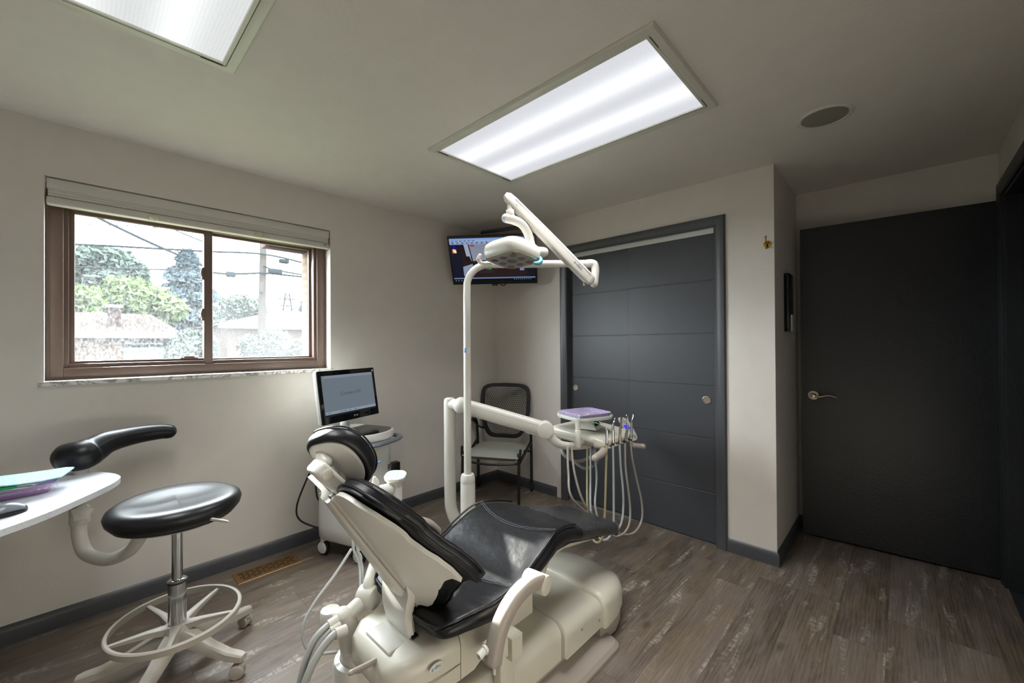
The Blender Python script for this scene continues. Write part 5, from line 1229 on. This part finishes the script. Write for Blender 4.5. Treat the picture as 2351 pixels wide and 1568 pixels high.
def hx(y, x0_, x1_, z0, z1, r_): return [V((p[0]+(x0_+x1_)/2, y, p[1]+(z0+z1)/2)) for p in rr(x1_-x0_, z1-z0, r_, 5)]
mb.loft([hx(yb, x0+.03, x1-.03, .765, .800, .014), hx(yb+(-.02), x0+.008, x1-.008, .748, .815, .026), hx(yb-.06, x0, x1, .742, .822, .030), hx(-1.50, x0, x1, .735, .812, .030), hx(-1.60, x0, x1, .731, .800, .030), hx(yf+.01, x0+.002, x1-.002, .728, .790, .026), hx(yf, x0+.012, x1-.012, .734, .782, .018)])
cs = mb.build('console', M['cream'], du, 45)
MB().tube([V((x0-.0003, yb-.02, .778)), V((x0-.0006, -1.45, .772)), V((x0-.0006, -1.58, .764)), V((x0+.001, yf+.01, .758))], .0016, 6).build('console_seam', M['creamdk'], cs)
MB().tube([V((x0+.001, -1.555, .735)), V((x0-.0006, -1.555, .76)), V((x0+.004, -1.545, .79)), V((x0+.03, -1.50, .8145)), V((-.61, -1.47, .8165)), V((x1-.03, -1.50, .8145))], .0013, 6).build('console_seam', M['creamdk'], cs)
# five holders: pointed lugs along the front edge
HPX = [(1393, 1012), (1408, 1012), (1423, 1009), (1436, 1007), (1449, 1004)]
hx_ = [Yp(a, b, -1.715).x for a, b in HPX]
for i, x in enumerate(hx_):
    mb = MB(); rings = []
    for y, w_, z0, z1 in ((yf+.03, .070, .733, .792), (yf-.012, .066, .738, .785), (yf-.030, .050, .742, .777), (yf-.046, .026, .747, .768)):
        rings.append([V((p[0]+x+.01, y, p[1]+(z0+z1)/2)) for p in rr(w_, z1-z0, .0095, 4)])
    mb.loft(rings); mb.build('handpiece_holder', M['cream'], du, 50)
MB().box((-.61, yf-.006, .729), (.34, .05, .012), .004).build('holder_rail', M['cream'], du)
# handles
MB().tube([V((-.775, -1.68, .725)), Dp(1386, 1037, 2.38), Dp(1378, 1044, 2.35), Dp(1366, 1052, 2.31)], [.020, .022, .022, .021], 18, 6).build('grip_handle', M['creamdk'], du)
MB().tube([V((-.44, -1.64, .740)), Dp(1452, 1021, 2.62), Dp(1462, 1024, 2.60), Dp(1477, 1025, 2.56)], [.016, .018, .018, .017], 16, 6).build('grip_handle', M['creamdk'], du)
# keypad paddle on the far end
kp_ = [(1420, 962), (1427, 958.5), (1435, 960), (1444, 967), (1452, 980), (1460, 995), (1463.5, 1004), (1461, 1010), (1453, 1012), (1445, 1010), (1436, 990), (1425, 974)]
kd = 2.74; P = [Dp(a, b, kd) for a, b in kp_]; mb = MB(); mb.prism(catmull(P, 3, True), _f*.014, .002, 1); kb = mb.build('keypad', M['ivory'], du, 40)
poly_ = lambda pts, nm, m_, dd_=kd-.002: MB().prism([Dp(a, b, dd_) for a, b in pts], _f*.001).build(nm, m_, kb, 0)
poly_([(1430.5, 976), (1440, 975), (1447, 981), (1446, 985), (1437, 984)], 'display', M['bluelit'])
for (a, b) in ((1432, 965), (1436, 966.5), (1440, 969), (1429, 970), (1434, 970), (1438, 972)): MB().lathe(Dp(a, b, kd-.001), -_f, [(.0035, 0), (.003, .001)], 10).build('key', M['midgrey'], kb)
for (a, b) in ((1457, 1000), (1458.5, 1004)): MB().lathe(Dp(a, b, kd-.001), -_f, [(.0045, 0), (.004, .001)], 10).build('key', M['blue'], kb)
MB().lathe(Dp(1428.5, 961.5, kd-.001), -_f, [(.004, 0), (.003, .002)], 10).build('status_light', emis('violet indicator', '7a6cff', 1.0), kb)
MB().tube([Dp(1450, 1006, kd+.01), V((x1-.02, -1.60, .775))], .012, 10, 1).build('keypad_arm', M['ivory'], du)
# tray plate on its own post
tz = .908; tcn = Zp(1342, 951, tz); TA2 = math.radians(-18.8); TP = local((tcn.x, tcn.y, 0), TA2)
mb = MB(TP); mb.loft([[V((x, y, z)) for x, y in rr(w_, w_*.94, .055, 7)] for w_, z in ((.250, tz-.024), (.275, tz-.020), (.285, tz-.008), (.283, tz), (.268, tz), (.264, tz-.006))]); mb.build('tray_plate', M['white'], du, 45)
q = Dp(1327, 1000, 2.44); qb = Dp(1325, 1027, 2.44).z
mb = MB(); mb.cyl((q.x, q.y, qb), (q.x, q.y, .84), .0185, bev=.003); mb.cyl((q.x, q.y, .83), (q.x, q.y, tz-.02), .0155); mb.build('tray_post', M['ivory'], du)
mb = MB(); mb.tube([V((q.x, q.y, qb+.015)), V((q.x+.07, q.y+.01, qb+.02)), V((-.72, -1.58, .735))], .013, 10); mb.build('tray_bracket', M['ivory'], du)
# supply hoses looping under the console
for k, hp in enumerate((((1287, 1020), (1295, 1045), (1325, 1059), (1355, 1050), (1366, 1028)), ((1301, 1020), (1312, 1052), (1342, 1075), (1366, 1066), (1376, 1044)))):
    MB().tube([Yp(a, b, lerp(-1.36, -1.52, i/4)-.03*k) for i, (a, b) in enumerate(hp)], .0105, 10).build('supply_hose', M['hosegrey'], du)

# small wedge device standing on the console
wz = .815; wc = Dp(1357, 975, 2.60); wc = V((wc.x, wc.y, wz)); WM = local(wc, math.radians(10))
wd = thing('endodontic_motor', 'small white wedge-shaped control box with black screen on the console', 'dental device', wc)
mb = MB(WM); mb.prism([(-.05, -.055, 0), (-.05, .075, 0), (-.05, .075, .035), (-.05, .045, .06), (-.05, .012, .10), (-.05, -.002, .10)], (.10, 0, 0), .003, 1); mb.build('body', M['white'], wd, 30)
n3 = V((0, -.10, .053)).normalized(); mb = MB(WM); a_ = V((0, -.0555, 0)); b_ = V((0, -.0025, .10)); f_ = lambda x, t: a_.lerp(b_, t)+V((x, -.0012, .0006))
mb.prism([f_(-.038, .22), f_(.038, .22), f_(.038, .90), f_(-.038, .90)], (0, -.0008, .0004)); mb.build('screen', M['blackgl'], wd, 0)
MB(WM).box((-.035, .075, .02), (.03, .03, .02), .004).build('lead_plug', M['grey'], wd)

# purple tray on the plate
TP2 = local((tcn.x, tcn.y, tz-.006), TA2)
pt_ = tray(TP2, 'instrument_tray', 'lilac plastic instrument tray in clear film on the console plate', 'tray', M['purple'], .262, .235, .024, (tcn.x, tcn.y, tz-.006))
wrap(TP2, pt_, .270, .243, .027, .005, 9)
MB(TP2).grid(lambda u, v: V((lerp(.02, .135, u), lerp(-.10, .10, v)*(1-.3*u), -.018-.035*math.sin(PI*u)*math.sin(PI*v)-.004*noise.noise(V((u*9, v*9, 1))))), 16, 16).build('hanging_film', M['film'], pt_, 0)

# handpieces, each with its own hose back to the console
HPS = [
 ('air_water_syringe', 'steel air-water syringe with mint green tip, first holder', 'dental syringe', [(1393, 1016), (1393, 1000), (1393, 988), (1392, 984)], [.008, .0085, .010, .006], M['chrome'], M['hoseyel'], [(1393, 1030), (1391.5, 1080), (1390, 1140), (1388, 1190), (1384, 1232), (1370, 1246), (1356, 1226), (1349, 1170), (1348, 1100), (1349, 1030)]),
 ('straight_handpiece', 'curved steel handpiece in the second holder, beside the syringe', 'dental handpiece', [(1407.5, 1018), (1407.5, 1000), (1407, 985), (1408.5, 972), (1413, 962)], [.0075, .009, .008, .006, .005], M['chrome'], M['hosewhite'], [(1407.5, 1030), (1408.5, 1080), (1409, 1150), (1408, 1205), (1398, 1234), (1380, 1238), (1366, 1215), (1356, 1165), (1356, 1100), (1356, 1030)]),
 ('polishing_handpiece', 'brownish steel handpiece in the middle holder', 'dental handpiece', [(1423, 1016), (1423, 1000), (1424, 985), (1426, 970), (1426.5, 960)], [.0075, .008, .008, .006, .005], M['nickel'], M['hosewhite'], [(1423, 1030), (1425, 1070), (1430, 1120), (1431, 1165), (1425, 1205), (1406, 1226), (1386, 1215), (1367, 1165), (1370, 1100), (1366, 1035)]),
 ('high_speed_handpiece', 'slim steel handpiece in the fourth holder, in front of the blue display', 'dental handpiece', [(1435, 1012), (1438, 996), (1441, 980), (1441, 965), (1440, 954)], [.0085, .0095, .007, .006, .0055], M['chrome'], M['hosetan'], [(1435, 1022), (1436, 1070), (1442, 1120), (1447, 1170), (1443, 1208), (1424, 1229), (1398, 1222), (1344, 1160), (1320, 1090), (1312, 1024)]),
 ('low_speed_handpiece', 'bent steel handpiece in the last holder, nearest the right grip', 'dental handpiece', [(1448, 1008), (1449, 993), (1450, 978), (1450.5, 968), (1455, 953)], [.0075, .009, .0085, .006, .005], M['chrome'], M['hosetan'], [(1448, 1020), (1452, 1055), (1463, 1105), (1473, 1150), (1474, 1190), (1460, 1219), (1436, 1227), (1400, 1213), (1318, 1150), (1305, 1085), (1303, 1024)]),
]
for i, (nm, lb, ct_, pp, rad_, m_, hm, hose) in enumerate(HPS):
    yy = -1.722
    P = [Yp(a, b, yy) for a, b in pp]; r = thing(nm, lb, ct_, P[0]); MB().tube(P, rad_, 14, 5).build('handle', m_, r)
    if i == 0:
        MB().tube([P[-1], Yp(1389, 982, yy), Yp(1381, 977, yy)], .0022, 8, 1).build('nozzle', M['chrome'], r); MB().tube([Yp(1381, 977, yy), Yp(1370, 971, yy), Yp(1361.5, 970.5, yy)], .0026, 8, 1).build('tip', M['mintip'], r)
    else:
        q = P[-1]; d_ = V((.5, -.2, .85)).normalized(); MB().cyl(q-d_*.004+V((-.002, 0, 0)), q+d_*.0, .0072 if i != 3 else .0085, bev=.001); MB().lathe(q, V((-.4, -.1, .9)), [(.0055, -.006), (.0075, -.004), (.0075, .005), (.005, .008)], 14).build('head', m_, r)
    MB().lathe(P[0]-V((0, 0, .012)), (0, 0, 1), [(.0065, 0), (.0085, .004), (.0085, .014)], 14).build('coupling', M['black'] if i in (1, 3, 4) else M['chrome'], r)
    n_ = len(hose); HP = [P[0]]+[Yp(a, b, interp([(0, yy), (.45, yy+.01), (.7, -1.62), (1, -1.52)], k/(n_-1))) for k, (a, b) in enumerate(hose)]
    MB().tube(HP, .0064, 10, 6).build('hose', hm, r)

# ================================================================== OUTDOORS, seen through the window
struct(MB().bx((-60, WT+.02, -1.15), (60, 90, -1.0)), 'ground', M['grass'], 'lawn outside the window', 'ground')
def tree(name, label, px, pytop, pybase, pw, y, leafm, n, ls, conifer=False, seed=1, squash=1.):
    rnd = random.Random(seed)
    top = Yp(px, pytop, y); bot = Yp(px, pybase, y); wl = abs(Yp(px+pw/2, pytop, y).x-Yp(px-pw/2, pytop, y).x)
    base = V((top.x, y, -1.0)); h = top.z-bot.z
    r = thing(name, label, 'tree', base, 'trees beyond the neighbouring house')
    mb = MB(); mb.tube([base, V((base.x+.1, y, bot.z)), V((base.x, y, top.z-h*.25))], [wl*.05+.08, wl*.035+.05, .04], 8)
    for k in range(7):
        a = rnd.uniform(0, 2*PI); z0 = bot.z+h*rnd.uniform(.05, .6); mb.tube([V((base.x, y, z0)), V((base.x+math.cos(a)*wl*.2, y+math.sin(a)*wl*.2, z0+h*.12)), V((base.x+math.cos(a)*wl*.36, y+math.sin(a)*wl*.36, z0+h*.18))], [.07, .05, .02], 6)
    mb.build('trunk', M['bark'], r)
    vs = []; fs = []
    lobes = []
    if not conifer:
        for k in range(26):
            a = rnd.uniform(0, 2*PI); rr_ = rnd.uniform(.0, .34)*wl; zf = rnd.uniform(.16, .86)
            rr_ *= math.sin(PI*min(.97, zf*.85+.12))**.5*1.3
            lobes.append((V((base.x+rr_*math.cos(a), y+rr_*math.sin(a)*.8, bot.z+h*zf)), wl*rnd.uniform(.13, .21)))
    for i in range(n):
        if conifer:
            t = rnd.random()**.6; z = top.z-h*t; a = rnd.uniform(0, 2*PI); layer = .75+.25*math.sin(t*34+rnd.uniform(-.6, .6)+2*math.sin(a)); rad_ = wl*.5*(t**.8*.95+.05)*layer*rnd.uniform(.35, 1)**.5
            c = V((base.x+rad_*math.cos(a), y+rad_*math.sin(a), z-rad_*.12))
        else:
            c0, lr = lobes[rnd.randrange(len(lobes))]; dv = V((rnd.gauss(0, 1), rnd.gauss(0, 1), rnd.gauss(0, 1))).normalized()*lr*rnd.uniform(.55, 1.08); dv.z *= .8; c = c0+dv
        q1 = V((rnd.gauss(0, 1), rnd.gauss(0, 1), rnd.gauss(0, 1))).normalized(); q2 = q1.orthogonal().normalized(); s = ls*rnd.uniform(.6, 1.4)
        o = len(vs); vs += [c+q1*s, c+q2*s*.55, c-q1*s, c-q2*s*.55]; fs.append((o, o+1, o+2, o+3))
    MB().add(vs, fs).build('crown', leafm, r, 0)
    return r
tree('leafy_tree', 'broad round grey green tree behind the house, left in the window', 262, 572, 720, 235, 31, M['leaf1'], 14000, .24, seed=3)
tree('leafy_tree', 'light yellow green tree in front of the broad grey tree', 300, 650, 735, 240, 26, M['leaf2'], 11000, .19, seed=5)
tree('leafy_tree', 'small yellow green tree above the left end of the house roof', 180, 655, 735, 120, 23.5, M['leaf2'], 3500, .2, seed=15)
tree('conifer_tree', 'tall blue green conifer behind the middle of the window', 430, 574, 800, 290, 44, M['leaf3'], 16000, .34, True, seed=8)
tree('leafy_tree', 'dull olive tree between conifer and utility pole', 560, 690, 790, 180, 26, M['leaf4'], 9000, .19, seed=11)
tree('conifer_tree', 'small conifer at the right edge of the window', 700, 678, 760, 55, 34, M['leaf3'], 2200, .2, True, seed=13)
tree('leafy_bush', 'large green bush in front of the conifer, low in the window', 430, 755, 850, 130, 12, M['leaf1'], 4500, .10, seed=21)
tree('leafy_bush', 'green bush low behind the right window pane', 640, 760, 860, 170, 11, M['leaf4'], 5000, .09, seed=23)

# neighbouring brick house with chimney
HY = 14.0; e0 = Yp(418, 766, HY); zr_ = Yp(405, 723, HY+2.6).z
hs = thing('brick_house', 'low brick house with pale roof and chimney seen through the left pane', 'house', (-5, HY, -1))
x1 = e0.x-.05; ez = e0.z
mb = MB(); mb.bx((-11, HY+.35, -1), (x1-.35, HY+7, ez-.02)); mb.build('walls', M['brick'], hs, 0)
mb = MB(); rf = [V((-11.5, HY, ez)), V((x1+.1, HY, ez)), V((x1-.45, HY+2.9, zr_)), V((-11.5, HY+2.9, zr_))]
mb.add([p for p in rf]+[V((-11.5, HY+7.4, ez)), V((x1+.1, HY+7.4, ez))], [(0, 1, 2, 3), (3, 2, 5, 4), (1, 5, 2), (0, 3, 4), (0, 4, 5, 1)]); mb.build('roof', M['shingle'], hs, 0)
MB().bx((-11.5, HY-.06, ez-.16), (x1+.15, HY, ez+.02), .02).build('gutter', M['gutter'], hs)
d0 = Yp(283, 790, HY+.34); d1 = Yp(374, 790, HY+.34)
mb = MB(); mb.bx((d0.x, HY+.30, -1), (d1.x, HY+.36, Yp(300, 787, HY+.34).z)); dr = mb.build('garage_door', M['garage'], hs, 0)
mb = MB()
for k in range(6):
    x = lerp(d0.x, d1.x, (k+.12)/6); mb.bx((x, HY+.285, Yp(300, 797, HY+.3).z), (x+.22, HY+.30, Yp(300, 791, HY+.3).z))
mb.build('garage_window', M['wire'], dr, 0)
MB().bx((Yp(400, 790, HY).x-.04, HY+.2, -1), (Yp(400, 790, HY).x+.04, HY+.3, ez-.1)).build('downspout', M['gutter'], hs, 0)
ch0, ch1 = Yp(250, 757, HY+1.0), Yp(277, 757, HY+1.0)
mb = MB(); mb.bx((ch0.x, HY+.9, ez-.1), (ch1.x, HY+1.7, Yp(262, 707, HY+1).z)); c_ = mb.build('chimney', M['brickdk'], hs, 0)
zt = Yp(262, 707, HY+1).z; MB().bx((ch0.x-.06, HY+.84, zt), (ch1.x+.06, HY+1.76, zt+.1), .01).build('chimney_cap', M['gutter'], c_)
# second house behind the right pane
H2 = 17.
h2 = thing('bungalow', 'hazy bungalow with hipped brown roof seen through the right pane', 'house', (6, H2, -1))
p0, p1 = Yp(500, 752, H2), Yp(740, 745, H2); rz = Yp(640, 713, H2+3).z; zz2 = Yp(600, 748, H2).z
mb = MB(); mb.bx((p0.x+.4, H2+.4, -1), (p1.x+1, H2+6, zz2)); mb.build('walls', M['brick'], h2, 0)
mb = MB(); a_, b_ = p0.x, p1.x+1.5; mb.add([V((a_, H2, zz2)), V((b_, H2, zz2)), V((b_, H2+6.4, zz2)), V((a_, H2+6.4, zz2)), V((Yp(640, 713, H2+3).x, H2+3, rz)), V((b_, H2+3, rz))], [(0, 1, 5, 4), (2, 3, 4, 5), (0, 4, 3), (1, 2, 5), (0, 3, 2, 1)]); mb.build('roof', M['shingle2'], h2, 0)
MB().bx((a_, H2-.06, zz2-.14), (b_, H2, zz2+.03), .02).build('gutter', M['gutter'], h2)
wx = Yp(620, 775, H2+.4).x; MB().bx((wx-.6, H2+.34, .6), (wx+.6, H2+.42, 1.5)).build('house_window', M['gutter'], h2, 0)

# utility pole and its lines
PY = 13.; pt = Yp(606, 548, PY); pb = Yp(598, 790, PY)
up = thing('utility_pole', 'weathered wooden utility pole behind the right window pane', 'utility pole', (pb.x, PY, -1))
MB().cyl((pb.x-.02, PY, -1), (pt.x, PY, pt.z+.8), .125, .10, 14).build('pole', M['woodpole'], up)
b_ = Yp(600, 660, PY-.2); MB().box(b_, (.13, .10, .35), .01).build('pole_box', M['woodpole'], up)
def wire(label, pts, rad_, y, cans=()):
    P = [Yp(a, b, y) for a, b in pts]
    r = thing('power_line', label, 'power line', P[0]); MB().tube(P, rad_, 6, 6).build('cable', M['wire'], r)
    for (px, py, w_, h_) in cans:
        c = Yp(px, py, y); MB().box(c, (w_, .2, h_), .04).build('splice_box', M['wire'], r)
wire('thick cable slanting down across the upper left window pane', [(205, 490), (260, 517), (340, 555), (420, 590), (480, 617)], .022, 7.)
wire('long line crossing the window above the trees', [(100, 558), (240, 564), (400, 573), (490, 578), (560, 580), (606, 584), (650, 592), (705, 606), (760, 622)], .030, 12.8, [(652, 600, .30, .14)])
wire('line with a long splice case just right of the utility pole', [(606, 611), (625, 619), (660, 625), (710, 634), (760, 644)], .028, 12.8, [(632, 623, .42, .17)])
wire('lowest line crossing the window with a splice case left of the pole', [(490, 626), (525, 629), (570, 628), (606, 627), (650, 631), (705, 637), (760, 643)], .034, 12.8, [(530, 630, .26, .16)])
wire('faint line over the crown of the broad tree', [(100, 610), (240, 615), (380, 619), (470, 618)], .022, 14.)
wire('faint upper line at the top of the left pane', [(100, 510), (240, 516), (400, 524)], .012, 14.)
wire('faint line slanting into the conifer top', [(380, 518), (430, 540), (480, 560)], .018, 13.)
# far transmission tower
tx = Yp(660, 680, 60.); tw_ = thing('transmission_tower', 'tiny lattice transmission tower far off in the right pane', 'transmission tower', (tx.x, 60, -1))
mb = MB(); z0, z1 = -1, Yp(660, 674, 60).z
for s_ in (-1, 1): mb.tube([V((tx.x+s_*1.6, 60, z0)), V((tx.x+s_*.25, 60, z1))], .10, 6, 1)
for k in range(8):
    za_ = lerp(z0, z1, k/8); zb_ = lerp(z0, z1, (k+1)/8); wa = lerp(1.6, .25, k/8); wb = lerp(1.6, .25, (k+1)/8)
    mb.tube([V((tx.x-wa, 60, za_)), V((tx.x+wb, 60, zb_))], .06, 5, 1); mb.tube([V((tx.x+wa, 60, za_)), V((tx.x-wb, 60, zb_))], .06, 5, 1)
for k in (.82, .92): mb.tube([V((tx.x-1.3, 60, lerp(z0, z1, k))), V((tx.x+1.3, 60, lerp(z0, z1, k)))], .08, 5, 1)
mb.build('lattice', M['wire'], tw_, 0)
